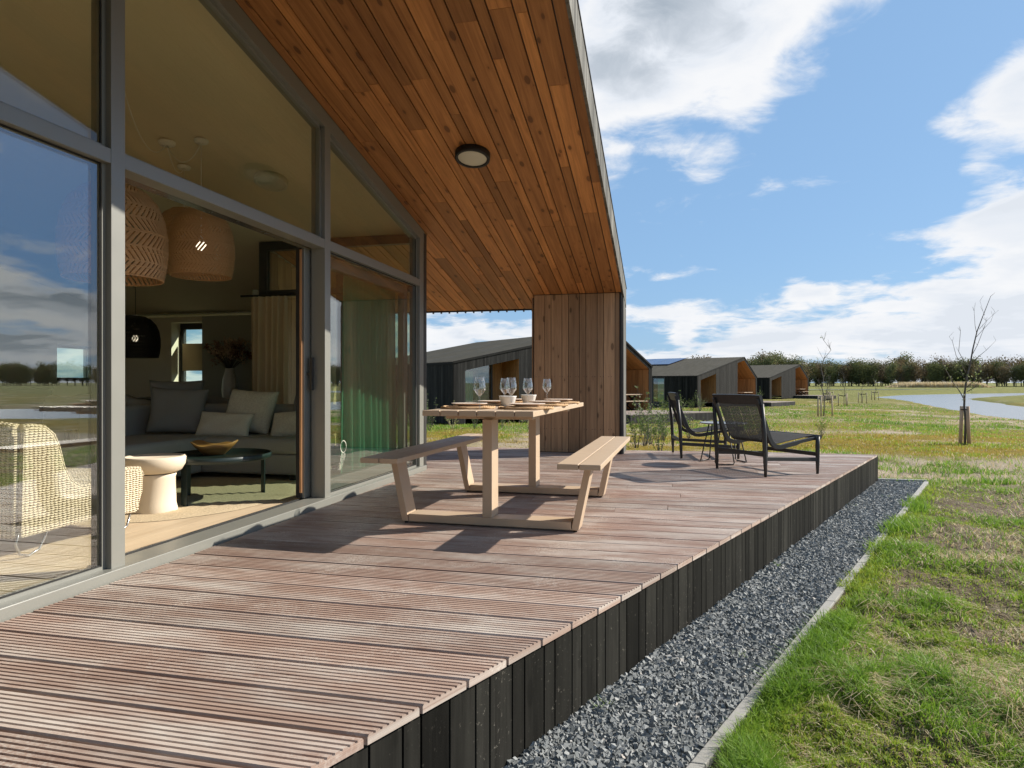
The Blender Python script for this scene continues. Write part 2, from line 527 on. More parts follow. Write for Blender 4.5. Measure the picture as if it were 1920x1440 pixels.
M['taupe'] = plain('sand_coloured_powder_coat', (0.47, 0.355, 0.245), 0.48, 0.0, 0.04, 4, bstr=0.04)
M['char'] = plain('black_stained_timber', (0.022, 0.023, 0.024), 0.5, 0, 0.25, 9, bstr=0.15)
M['cord'] = plain('charcoal_rope', (0.018, 0.018, 0.019), 0.9, 0, 0.3, 120)
M['steel_black'] = plain('black_steel', (0.02, 0.02, 0.02), 0.4, 0.3)
M['grey_top'] = plain('grey_steel_table_top', (0.22, 0.23, 0.24), 0.4, 0.2)
M['white'] = plain('white_ceramic', (0.78, 0.76, 0.72), 0.3, 0, 0.03)
M['plate'] = plain('sand_stoneware', (0.72, 0.60, 0.50), 0.35, 0, 0.05)
M['jute'] = fabric('woven_jute', (0.52, 0.34, 0.19), 90, 0.5, 0, 1.0)
M['ceiling'] = wood('painted_ceiling_boards', (0.78, 0.68, 0.49), (0.75, 0.65, 0.465), 0.0, 0.8, 0.03, 8)
M['plaster'] = plain('warm_plaster', (0.80, 0.72, 0.57), 0.9, 0, 0.04, 2, bstr=0.05)
M['plaster_dim'] = plain('grey_green_plaster', (0.40, 0.40, 0.34), 0.9, 0, 0.04, 2)
M['oak'] = wood('pale_oak_floor', (0.60, 0.48, 0.33), (0.50, 0.38, 0.25), 0.1, 0.55, 0.1, 18)
M['sofa'] = fabric('charcoal_sofa_fabric', (0.37, 0.36, 0.335), 260, 0.3)
M['cushion_grey'] = fabric('grey_linen', (0.29, 0.285, 0.275), 260, 0.3)
M['cushion_cream'] = fabric('cream_boucle', (0.80, 0.72, 0.60), 120, 0.3, 0, 0.8)
M['cushion_knit'] = fabric('cream_chunky_knit', (0.80, 0.72, 0.60), 60, 0.35, 0, 1.0)
M['beige_curtain'] = fabric('beige_linen_curtain', (0.66, 0.53, 0.36), 160, 0.2, 0.25)
M['green_curtain'] = fabric('sea_green_curtain', (0.32, 0.64, 0.48), 160, 0.2, 0.5)
M['rug'] = fabric('pale_jute_rug', (0.52, 0.42, 0.28), 60, 0.5, 0, 1.0)
M['green_steel'] = plain('dark_green_lacquer', (0.016, 0.028, 0.027), 0.38, 0, 0.1)
M['bowl_wood'] = wood('turned_olive_wood', (0.52, 0.27, 0.09), (0.27, 0.115, 0.03), 0.5, 0.4, 0.1, 14)
M['clay'] = plain('cream_clay', (0.70, 0.60, 0.46), 0.75, 0, 0.06, 8, bstr=0.15)
M['chrome'] = plain('brushed_steel', (0.35, 0.35, 0.35), 0.25, 0.9)
M['black_matt'] = plain('matt_black', (0.012, 0.011, 0.010), 0.6)
M['dark_wood'] = plain('dark_stained_wood', (0.03, 0.024, 0.02), 0.45)
M['zinc'] = plain('dark_zinc_trim', (0.05, 0.05, 0.05), 0.45, 0.4)
M['concrete'] = plain('concrete_kerb', (0.30, 0.29, 0.265), 0.9, 0, 0.15, 20, bstr=0.4)
M['stake'] = wood('stripped_stake', (0.52, 0.35, 0.22), (0.36, 0.23, 0.14), 0.4, 0.8, 0.2, 20)
M['stake_pale'] = wood('pale_pine_stake', (0.48, 0.38, 0.24), (0.36, 0.27, 0.16), 0.2, 0.8, 0.15, 20)
M['bark'] = wood('young_grey_bark', (0.14, 0.12, 0.10), (0.07, 0.06, 0.05), 0.0, 0.9, 0.2, 12)
M['leaf_pale'] = leaf_mat('fresh_spring_leaves', (0.20, 0.27, 0.05), (0.42, 0.44, 0.14), 0.4)
M['leaf_dark'] = leaf_mat('glossy_shrub_leaves', (0.06, 0.11, 0.03), (0.17, 0.21, 0.06), 0.35)
M['crown_brown'] = leaf_mat('budding_brown_twigs', (0.085, 0.068, 0.040), (0.235, 0.170, 0.080), 0.25, 0.9)
M['crown_olive'] = leaf_mat('budding_olive_twigs', (0.075, 0.085, 0.036), (0.205, 0.215, 0.080), 0.25, 0.9)
M['crown_green'] = leaf_mat('new_green_leaves', (0.050, 0.075, 0.028), (0.13, 0.17, 0.055), 0.25, 0.9)
M['dried'] = leaf_mat('dried_flowers', (0.16, 0.05, 0.035), (0.75, 0.60, 0.45), 0.2, 0.9)
def lamp_mat(name, col, e):
    m, k = new_mat(name)
    principled(k, col, 0.4, 0, 0.4, **{'Emission Color': (1.0, 0.85, 0.62), 'Emission Strength': e})
    return m
M['opal'] = plain('opal_diffuser', (0.62, 0.60, 0.50), 0.35, 0, 0.03)
M['bulb'] = lamp_mat('lit_bulb', (0.9, 0.85, 0.7), 1.3)
def rattan_mat(name, c1, c2, bands=7, nslat=64, slant=5.0, duty=0.66):
    m, k = new_mat(name)
    uv, r = uvs(k)
    u, v, _ = k.sep(uv)
    bi = k.math('FLOOR', k.math('MULTIPLY', v, bands))
    sgn = k.math('SUBTRACT', k.math('MULTIPLY', k.math('MODULO', bi, 2.0), 2.0), 1.0)
    ph = k.math('ADD', k.math('MULTIPLY', u, nslat), k.math('MULTIPLY', k.math('MULTIPLY', v, sgn), slant*bands*0.5))
    fr = k.math('FRACT', k.math('ADD', ph, 100.0))
    fv = k.math('FRACT', k.math('MULTIPLY', v, bands))
    edge = k.math('LESS_THAN', k.math('ABSOLUTE', k.math('SUBTRACT', fv, 0.5)), 0.44)
    hole = k.math('MULTIPLY', k.math('GREATER_THAN', fr, duty), edge)
    c = k.mix(k.noise(k.xyz(k.math('MULTIPLY', u, 200), k.math('MULTIPLY', v, 60), 0.0), 1.0, 3), c1, c2)
    p = principled(k, c, 0.6, 0, 0.3, bump=fr, bstr=0.4, bdist=0.01)
    t = k.n('ShaderNodeBsdfTransparent')
    mx = k.n('ShaderNodeMixShader')
    k.put(mx, 0, hole); k.link(p.outputs[0], mx.inputs[1]); k.link(t.outputs[0], mx.inputs[2]); k.link(mx.outputs[0], k.out.inputs[0])
    return m
M['rattan'] = rattan_mat('woven_rattan', (0.64, 0.40, 0.215), (0.42, 0.24, 0.115), 8, 56, 4, 0.66)
M['rattan_black'] = rattan_mat('black_woven_rattan', (0.02, 0.018, 0.015), (0.035, 0.03, 0.025), 14, 60, 2, 0.8)
def knit_mat():
    m, k = new_mat('hand_woven_seagrass')
    uv, r = uvs(k)
    u, v, _ = k.sep(uv)
    jig = k.math('MULTIPLY', k.noise(k.xyz(k.math('MULTIPLY', u, 14), k.math('MULTIPLY', v, 14), 0.0), 1.0, 4), 4.0)
    a = k.math('SINE', k.math('ADD', k.math('MULTIPLY', u, 2*pi/0.050), jig))
    b = k.math('SINE', k.math('ADD', k.math('MULTIPLY', v, 2*pi/0.013), k.math('ADD', k.math('MULTIPLY', k.math('ABSOLUTE', a), 2.2), k.math('MULTIPLY', jig, 1.5))))
    h = k.math('ADD', k.math('MULTIPLY', k.math('ABSOLUTE', a), 0.55), k.math('MULTIPLY', b, 0.30))
    n = k.noise(k.xyz(k.math('MULTIPLY', u, 60), k.math('MULTIPLY', v, 60), 0.0), 1.0, 3)
    h = k.math('ADD', h, k.math('MULTIPLY', k.math('SUBTRACT', n, 0.5), 0.7))
    c = k.ramp(h, [(0.0, (0.20, 0.15, 0.085)), (0.12, (0.42, 0.34, 0.21)), (0.35, (0.72, 0.61, 0.43)), (1.0, (0.82, 0.72, 0.54))])
    principled(k, c, 0.8, 0, 0.3, bump=h, bstr=0.9, bdist=0.012)
    return m
M['knit'] = knit_mat()
def solar_mat():
    m, k = new_mat('solar_cells')
    g = k.n('ShaderNodeTexCoord').outputs['Object']
    br = k.n('ShaderNodeTexBrick'); br.offset = 0.0
    k.put(br, 'Vector', g); br.inputs['Scale'].default_value = 3.0
    k.put(br, 'Color1', (0.01, 0.025, 0.10)); k.put(br, 'Color2', (0.015, 0.03, 0.12)); k.put(br, 'Mortar', (0.10, 0.12, 0.16))
    principled(k, br.outputs[0], 0.12, 0, 0.6)
    return m
M['solar'] = solar_mat()

# ------------------------------------------------------------------ terrain
def XE(y):                                   # outer edge of the deck
    return -0.80+0.4352*(y-1.657)
KERB = 0.555
LAKE = np.array([(30.1, 108.4), (27.5, 86.6), (22.0, 61.6), (19.3, 46.6), (18.7, 40.9), (19.4, 34.5), (25.0, 32.0), (33, 28), (46, 30), (46, 41), (33.9, 43.4), (29.3, 52.0), (29.5, 64.7), (32.3, 74.7), (36.0, 89.9), (38.2, 97.7), (46.4, 112.3), (60.5, 132.5), (97.4, 157.1), (120.1, 193.8), (74.7, 163.6), (56.3, 147.5), (39.7, 127.6)])
WATER_Z = -1.0
def lake_dist(x, y):
    """negative inside the lake"""
    n = len(LAKE); d = np.full(x.shape, 1e9); ins = np.zeros(x.shape, bool)
    for i in range(n):
        ax, ay = LAKE[i]; bx, by = LAKE[(i+1) % n]
        ex, ey = bx-ax, by-ay
        t = np.clip(((x-ax)*ex+(y-ay)*ey)/(ex*ex+ey*ey), 0, 1)
        d = np.minimum(d, np.hypot(x-ax-t*ex, y-ay-t*ey))
        c = ((ay > y) != (by > y))
        with np.errstate(divide='ignore', invalid='ignore'):
            xi = (bx-ax)*(y-ay)/(by-ay)+ax
        ins ^= c & (x < xi)
    return np.where(ins, -d, d)
def gravel_side(x, y):
    """signed offset out from the kerb: positive on the grass"""
    a = (x-XE(y)-KERB)*0.917
    b = y-10.06
    return np.maximum(a, b)
def terrain(x, y, detail=True):
    r = np.hypot(x, y)
    z = np.interp(r, [0, 6, 10, 16, 27, 52, 80, 130, 200, 300, 600, 5000], [-.40, -.40, -.41, -.50, -.66, -.88, -.80, -.75, -.25, .35, 1.2, 8])
    if detail:
        amp = np.interp(r, [0, 8, 20, 60], [1, .8, .5, .6])
        g = np.clip(gravel_side(x, y)/0.35, 0, 1)
        lump = (fbm(x*1.3, y*1.3, 3)-.5)*0.16+(fbm(x*5+9, y*5, 3)-.5)*0.09+(np.abs(fbm(x*11, y*11+5, 3)-.5))*0.10*np.clip((14-r)/8, 0, 1)
        z = z+amp*lump*g
        z = np.where(gravel_side(x, y) < 0.0, np.minimum(z, -.41), z)
    ld = lake_dist(x, y)
    ld2 = ld+(fbm(x*.35, y*.35, 3)-.5)*1.0*np.clip((r-25)/40, 0.25, 1)
    rr = np.maximum(r, 1)
    near = lake_dist(x*(1+3/rr), y*(1+3/rr)) < ld        # the shore on this side lies low, the far banks are steeper
    slope = np.where(near, 0.010, 0.26)
    bank = WATER_Z+np.where(ld2 > 0, np.minimum(ld2, 9)*slope+np.maximum(ld2-9, 0)*.12+np.minimum(ld2, .35)*0.10, np.maximum(ld2*0.3, -.8))
    k = np.minimum(z, bank)
    return k
def ground_mix(x, y):
    """how sandy / mossy / bare each spot is"""
    d = -x*SA+y*CA
    xc = x*CA+y*SA
    n1 = fbm(x*.55+3, y*.55, 4); n2 = fbm(x*.16, y*.16+7, 4); n3 = fbm(x*2.2, y*2.2+4, 4)
    def bump(a, b, s):
        w = d+(n1-.5)*3.0+(n2-.5)*3.0
        return 1/(1+np.exp(-(w-a)/s))*1/(1+np.exp((w-b)/s))
    sand = 0.95*bump(9.6, 13.6, .35)+0.85*bump(21.3, 23.0, .35)*(1/(1+np.exp(-(xc-3)/.8)))*(1/(1+np.exp((xc-13)/1)))
    sand = sand+0.6*bump(29, 34, .8)*np.clip((n2-.45)*6, 0, 1)
    sand = sand*np.clip((n3-.26)*4.5, 0, 1)+np.clip((n1-.56)*5, 0, .8)*np.clip((90-d)/50, 0, 1)*np.clip((d-6)/5, 0, 1)
    moss = 0.95*bump(13.4, 20.8, .5)+0.55*np.clip((n2-.40)*5, 0, 1)*np.clip((d-12)/10, 0, 1)*np.clip((90-d)/40, 0, 1)
    bare = np.clip((fbm(x*2.1+11, y*2.1, 4)-.44)*9, 0, 1)*np.clip((10-d)/3, 0, 1)
    edge = np.clip(1-np.abs(gravel_side(x, y)-.22)/.35, 0, 1)*np.clip((9.5-y)/1, 0, 1)
    bare = bare*(1-.8*edge); sand = sand*(1-.5*edge)
    return np.clip(sand, 0, 1), np.clip(moss, 0, 1), np.clip(bare, 0, 1)

def build_ground():
    ang = np.concatenate([np.linspace(-180, -62, 60)[:-1], np.linspace(-62, 48, 760)[:-1], np.linspace(48, 100, 140)[:-1], np.linspace(100, 180, 40)])[:-1]
    ang = np.radians(ang)
    rad = [0.4]
    while rad[-1] < 6500:
        rad.append(rad[-1]*(1.016 if rad[-1] < 14 else 1.03))
    rad = np.array(rad)
    R, A = np.meshgrid(rad, ang, indexing='ij')
    xc, d = R*np.sin(A), R*np.cos(A)
    X, Y = xc*CA-d*SA, xc*SA+d*CA
    Z = terrain(X.ravel(), Y.ravel()).reshape(X.shape)
    nr, na = X.shape
    V = np.concatenate([np.stack([X, Y, Z], -1).reshape(-1, 3), [[0, 0, -.41]]])
    i, j = np.meshgrid(np.arange(nr-1), np.arange(na), indexing='ij')
    j2 = (j+1) % na
    q = np.stack([i*na+j, i*na+j2, (i+1)*na+j2, (i+1)*na+j], -1).reshape(-1, 4)[:, ::-1]
    c = nr*na
    jj = np.arange(na)
    tri = np.stack([np.full(na, c), (jj+1) % na, jj], -1)
    F = np.concatenate([q.ravel(), tri.ravel()])
    ls = np.concatenate([np.arange(len(q))*4, len(q)*4+np.arange(na)*3])
    m, k = new_mat('meadow_ground')
    at = k.n('ShaderNodeAttribute', attribute_name='cover').outputs['Color']
    nearw = k.n('ShaderNodeAttribute', attribute_name='cover').outputs['Alpha']
    sa, mo, ba = k.sep(at)
    pos = k.n('ShaderNodeNewGeometry').outputs['Position']
    f1 = k.noise(pos, 14, 6, 0.7); f2 = k.noise(pos, 1.1, 5, 0.6); f3 = k.noise(pos, 60, 3, 0.7)
    g = k.mix(k.mapr(f2, .35, .65), (0.115, 0.155, 0.028), (0.190, 0.190, 0.048))
    g = k.mix(k.mapr(f1, .35, .7), g, (0.215, 0.185, 0.073))
    lit = k.mix(k.mapr(f3, .35, .65), (0.085, 0.064, 0.038), (0.29, 0.235, 0.145))
    lit = k.mix(k.mapr(f1, .46, .66, 0, .6), lit, (0.120, 0.150, 0.036))
    g = k.mix(nearw, g, lit)
    ms = k.mix(k.mapr(f1, .3, .7), (0.33, 0.205, 0.024), (0.25, 0.195, 0.030))
    c = k.mix(k.math('MULTIPLY', mo, k.mapr(f2, .3, .6, .55, 1)), g, ms)
    sd = k.mix(k.mapr(f3, .3, .7), (0.58, 0.48, 0.36), (0.42, 0.33, 0.235))
    c = k.mix(k.math('MULTIPLY', sa, k.mapr(f1, .28, .5, .45, 1)), c, sd)
    so = k.mix(k.mapr(f1, .35, .65), (0.16, 0.115, 0.075), (0.38, 0.31, 0.225))
    so = k.mix(k.mapr(f3, .45, .7), so, (0.10, 0.072, 0.050))
    c = k.mix(ba, c, so)
    principled(k, c, 0.95, 0, 0.1, bump=k.math('ADD', k.math('ADD', f1, k.math('MULTIPLY', f3, .6)), k.math('MULTIPLY', k.noise(pos, 30, 4, .7), .8)), bstr=1.0, bdist=0.05)
    me = np_mesh('ground', V, F, ls, m, smooth=True)
    sa_, mo_, ba_ = ground_mix(V[:, 0], V[:, 1])
    ca = me.color_attributes.new('cover', 'FLOAT_COLOR', 'POINT')
    ca.data.foreach_set('color', np.stack([sa_, mo_, ba_, np.clip((13-np.hypot(V[:, 0], V[:, 1]))/4, 0, 1)], -1).astype(np.float32).ravel())
    tag(link_mesh('ground', me), kind='structure')
    return rad, ang
build_ground()

def water_mat():
    m, k = new_mat('pond_water')
    pos = k.n('ShaderNodeNewGeometry').outputs['Position']
    n = k.noise(k.vmath('MULTIPLY', pos, (1.0, 0.6, 1.0)), 2.2, 3, 0.5)
    principled(k, (0.20, 0.22, 0.235), 0.25, 0, 1.0, bump=n, bstr=0.12, bdist=0.05, IOR=1.33)
    return m
M['water'] = water_mat()
mb = MB()
mb.face([(16, 24, WATER_Z), (150, 24, WATER_Z), (150, 225, WATER_Z), (16, 225, WATER_Z)])
tag(mb.build('pond_water', M['water']), kind='structure')
mb = MB()
a, b = cw(66, 150), cw(190, 168)
c, d = cw(190, 176), cw(66, 155)
za = -0.34
mb.face([(*a, za), (*b, za), (*c, za), (*d, za)])
tag(mb.build('ditch_water', M['water']), kind='structure')

# ------------------------------------------------------------------ grass
def blades(name, x, y, h, w, lean, hue, mats, z=None, seg=True):
    n = len(x)
    if z is None:
        z = terrain(x, y)-0.006
    az = RNG.random(n)*2*pi
    dx, dy = np.cos(az), np.sin(az)
    b = RNG.random(n)*2*pi
    lx, ly = np.cos(b)*lean*h, np.sin(b)*lean*h
    P = np.zeros((n, 5, 3))
    P[:, 0] = np.stack([x-dx*w, y-dy*w, z], -1); P[:, 1] = np.stack([x+dx*w, y+dy*w, z], -1)
    P[:, 2] = np.stack([x-dx*w*.75+lx*.3, y-dy*w*.75+ly*.3, z+h*.58], -1); P[:, 3] = np.stack([x+dx*w*.75+lx*.3, y+dy*w*.75+ly*.3, z+h*.58], -1)
    P[:, 4] = np.stack([x+lx, y+ly, z+h*np.sqrt(np.maximum(.15, 1-lean*lean*.5))], -1)
    o = (np.arange(n)*5)[:, None]
    F = np.concatenate([o+np.array([[0, 1, 3, 2]]), o+np.array([[2, 3, 4]])], 1).ravel()
    ls = (np.arange(n)*7)[:, None]+np.array([[0, 4]])
    r = np.repeat(hue, 7)
    me = np_mesh(name, P.reshape(-1, 3), F, ls.ravel(), mats, rnd=np.stack([r, r], -1), uv=np.zeros((n*7, 2)))
    return link_mesh(name, me)
def grass_mat():
    m, k = new_mat('meadow_grass')
    _, r = uvs(k)
    c = k.ramp(r, [(0.0, (0.12, 0.25, 0.028)), (0.35, (0.23, 0.36, 0.042)), (0.6, (0.35, 0.36, 0.050)), (0.76, (0.38, 0.25, 0.04)), (0.80, (0.44, 0.34, 0.17)), (1.0, (0.66, 0.56, 0.38))])
    p = principled(k, c, 0.55, 0, 0.3)
    t = k.n('ShaderNodeBsdfTranslucent'); k.put(t, 0, c)
    mx = k.n('ShaderNodeMixShader'); mx.inputs[0].default_value = 0.4
    k.link(p.outputs[0], mx.inputs[1]); k.link(t.outputs[0], mx.inputs[2]); k.link(mx.outputs[0], k.out.inputs[0])
    return m
M['grass'] = grass_mat()
def scatter(n, d0, d1, tmin, tmax, power=2.0):
    """points in a view-shaped wedge, thinner with distance"""
    u = RNG.random(n)
    p = power-1
    d = (d0**-p+(d1**-p-d0**-p)*u)**(-1/p) if p > 0 else d0+(d1-d0)*u
    t = tmin+(tmax-tmin)*RNG.random(n)
    xc = t*d
    return xc*CA-d*SA, xc*SA+d*CA, d
def house_mask(x, y):
    ok = gravel_side(x, y) > np.where((vnoise(x*2.3+5, y*2.3) > .34) & ((y > 4.7) | (y < 2.3)), -.03, .065)
    ok &= ~((x < 0.2) & (y < 9.75))
    for (hx, hy), az in (((-8.06, 24.4), 42.8), ((2.21, 51.88), 30.0), ((11.29, 79.69), 32.8)):
        a = radians(az)
        lx = (x-hx)*sin(a)+(y-hy)*cos(a); ly = -(x-hx)*cos(a)+(y-hy)*sin(a)
        ok &= ~((lx > -.1) & (lx < 10.9) & (ly > -.1) & (ly < 13))
    return ok
def grow():
    X, Y, H, Wd, L, U = [], [], [], [], [], []
    def add(x, y, h, w, l, u):
        X.append(x); Y.append(y); H.append(h); Wd.append(w); L.append(l); U.append(u)
    # clumps near the deck
    x, y, d = scatter(560000, 1.6, 11.5, -0.05, 1.05, 1.9)
    k = house_mask(x, y); x, y, d = x[k], y[k], d[k]
    s, mo, ba = ground_mix(x, y)
    cl = fbm(x*3.1+40, y*3.1, 3); tuft = np.clip((fbm(x*1.6+5, y*1.6+60, 3)-.42)*5, 0, 1)
    edge = np.clip(1-np.abs(gravel_side(x, y)-.12)/.22, 0, 1)
    p = np.clip(.19+.80*np.clip((cl-.34)*5, 0, 1)*(1-ba*.93)*(1-s*.92)+.5*edge*np.where(y > 4.6, 1, .35), 0, 1)
    k = RNG.random(len(x)) < p
    x, y, d, s, mo, ba, cl, tuft, edge = (a[k] for a in (x, y, d, s, mo, ba, cl, tuft, edge))
    n = len(x); rr = RNG.random(n)
    h = (.024+.062*tuft+.04*edge*(y > 4.6))*(.45+1.0*rr)*np.interp(d, [2, 9], [1, .85])
    dead = RNG.random(n) < .20+.45*ba+.4*s
    hue = np.clip(.19+.25*(1-tuft)+.24*(RNG.random(n)-.5)+.25*mo, 0, .68)
    dead &= gravel_side(x, y) > .22
    hue = np.where(dead, .78+.22*RNG.random(n), hue)
    add(x, y, h, .0012+.00075*d*.55, np.where(dead, 1.1+1.2*rr, .25+.80*RNG.random(n)), hue)
    # middle distance
    x, y, d = scatter(210000, 9, 60, -0.65, 0.95, 1.7)
    k = house_mask(x, y) & (lake_dist(x, y) > .5); x, y, d = x[k], y[k], d[k]
    s, mo, ba = ground_mix(x, y)
    cl = fbm(x*.9+4, y*.9, 3)
    p = np.clip((.25+.9*np.clip((cl-.36)*4, 0, 1))*(1-s*.93), 0, 1)
    k = RNG.random(len(x)) < p
    x, y, d, s, mo, cl = (a[k] for a in (x, y, d, s, mo, cl))
    n = len(x)
    h = (.05+.06*RNG.random(n))*(1+.4*np.clip((cl-.5)*4, 0, 1))*(1-.45*mo)
    hue = np.clip(.26+.46*mo+.35*(RNG.random(n)-.5)-.28*np.clip((cl-.52)*6, 0, 1), 0.05, .77)
    hue = np.where(RNG.random(n) < .08+.3*s, .8+.2*RNG.random(n), hue)
    add(x, y, h, .0009*d*.55+.001, .2+.6*RNG.random(n), hue)
    # a few weeds that seeded themselves in the gravel
    for wy, wt, nb in ((2.05, .30, 40), (2.75, .06, 26), (3.4, .40, 22), (5.2, .05, 30), (7.9, .04, 60), (8.6, .30, 30), (9.5, .35, 26)):
        x = XE(wy)+wt+RNG.normal(0, .018, nb); y = wy+RNG.normal(0, .02, nb)
        add(x, y, .02+.05*RNG.random(nb), np.full(nb, .0022), .3+.6*RNG.random(nb), .15+.3*RNG.random(nb))
    o = blades('meadow_grass', *(np.concatenate(a) for a in (X, Y, H, Wd, L, U)), M['grass'])
    tag(o, kind='stuff')
grow()
def reeds():
    n = 5000
    t = RNG.random(n)
    xc = 113+23*t; d = 194-8*t+RNG.random(n)*7
    x, y = xc*CA-d*SA, xc*SA+d*CA
    h = (1.0+.9*RNG.random(n))*np.clip(np.minimum(t, 1-t)*9, .25, 1)
    o = blades('reed_bed', x, y, h, np.full(n, .09), .1+.25*RNG.random(n), .82+.18*RNG.random(n), M['grass'])
    tag(o, kind='stuff')
reeds()

# ------------------------------------------------------------------ gravel strip and kerb
def gravel():
    m, k = new_mat('crushed_basalt')
    _, r = uvs(k)
    pos = k.n('ShaderNodeNewGeometry').outputs['Position']
    c = k.ramp(r, [(0.0, (0.11, 0.118, 0.116)), (0.55, (0.23, 0.238, 0.235)), (0.93, (0.33, 0.338, 0.33)), (0.985, (0.38, 0.37, 0.35)), (1.0, (0.46, 0.41, 0.36))])
    c = k.mix(k.mapr(k.noise(pos, 160, 3, .6), .35, .7, 0, .5), c, (0.14, 0.146, 0.143))
    principled(k, c, 0.85, 0, 0.15, bump=k.noise(pos, 300, 2), bstr=.3, bdist=.002)
    N = 60000
    y = 0.9+9.1*RNG.random(N)**1.15
    t = RNG.random(N)*(KERB-.005)+.0
    x = XE(y)-.005+t
    big = RNG.random(N)
    size = (.0050+.0058*big**1.8)*np.interp(y, [1, 10], [1.0, 1.25])
    z = -.396+(fbm(x*6, y*6, 2)-.5)*.016+RNG.random(N)*.012
    cube = np.array([(-1, -1, -1), (1, -1, -1), (1, 1, -1), (-1, 1, -1), (-1, -1, 1), (1, -1, 1), (1, 1, 1), (-1, 1, 1)], float)
    P = cube[None]*(1+.75*(RNG.random((N, 8, 3))-.5))
    P *= (np.stack([1+.5*RNG.random(N), .75+.4*RNG.random(N), .55+.4*RNG.random(N)], -1)*size[:, None])[:, None, :]
    q = RNG.normal(size=(N, 4)); q /= np.linalg.norm(q, axis=1)[:, None]
    w, a, b, c_ = q.T
    Rm = np.stack([1-2*(b*b+c_*c_), 2*(a*b-c_*w), 2*(a*c_+b*w), 2*(a*b+c_*w), 1-2*(a*a+c_*c_), 2*(b*c_-a*w), 2*(a*c_-b*w), 2*(b*c_+a*w), 1-2*(a*a+b*b)], -1).reshape(N, 3, 3)
    P = np.einsum('nij,nkj->nki', Rm, P)+np.stack([x, y, z], -1)[:, None, :]
    quads = np.array([(3, 2, 1, 0), (4, 5, 6, 7), (0, 1, 5, 4), (2, 3, 7, 6), (1, 2, 6, 5), (3, 0, 4, 7)])
    F = ((np.arange(N)*8)[:, None, None]+quads[None]).reshape(-1)
    ls = np.arange(N*6)*4
    r = np.repeat(RNG.random(N), 24)
    o = link_mesh('gravel', np_mesh('gravel', P.reshape(-1, 3), F, ls, m, rnd=np.stack([r, r], -1), uv=np.zeros((N*24, 2))))
    tag(o, kind='stuff')
    mb = MB()
    mb.face([(XE(.5)-.03, .5, -.402), (XE(.5)+KERB, .5, -.402), (XE(10.06)+KERB, 10.06, -.402), (XE(10.06)-.03, 10.06, -.402)])
    tag(mb.build('gravel_bed', plain('gravel_fines', (0.07, 0.075, 0.08), 0.95, 0, .3, 60)), kind='structure')
    mb = MB()
    y0 = .4
    while y0 < 10.0:
        y1 = min(y0+.995, 10.05)
        mb.hexa((XE(y0)+KERB, y0, -.55), ((XE(y1)-XE(y0), y1-y0, 0), (.052, 0, 0), (0, 0, .174+random.uniform(-.006, .006))))
        y0 = y1+.006
    x0 = XE(10.06)-.01
    mb.hexa((x0, 10.06, -.55), ((KERB+.05, 0, 0), (0, .06, 0), (0, 0, .19)))
    o = mb.build('concrete_edging', M['concrete'], bevel=.004)
    tag(o, 'pale concrete edging between the grey gravel and the grass', 'kerb')
gravel()

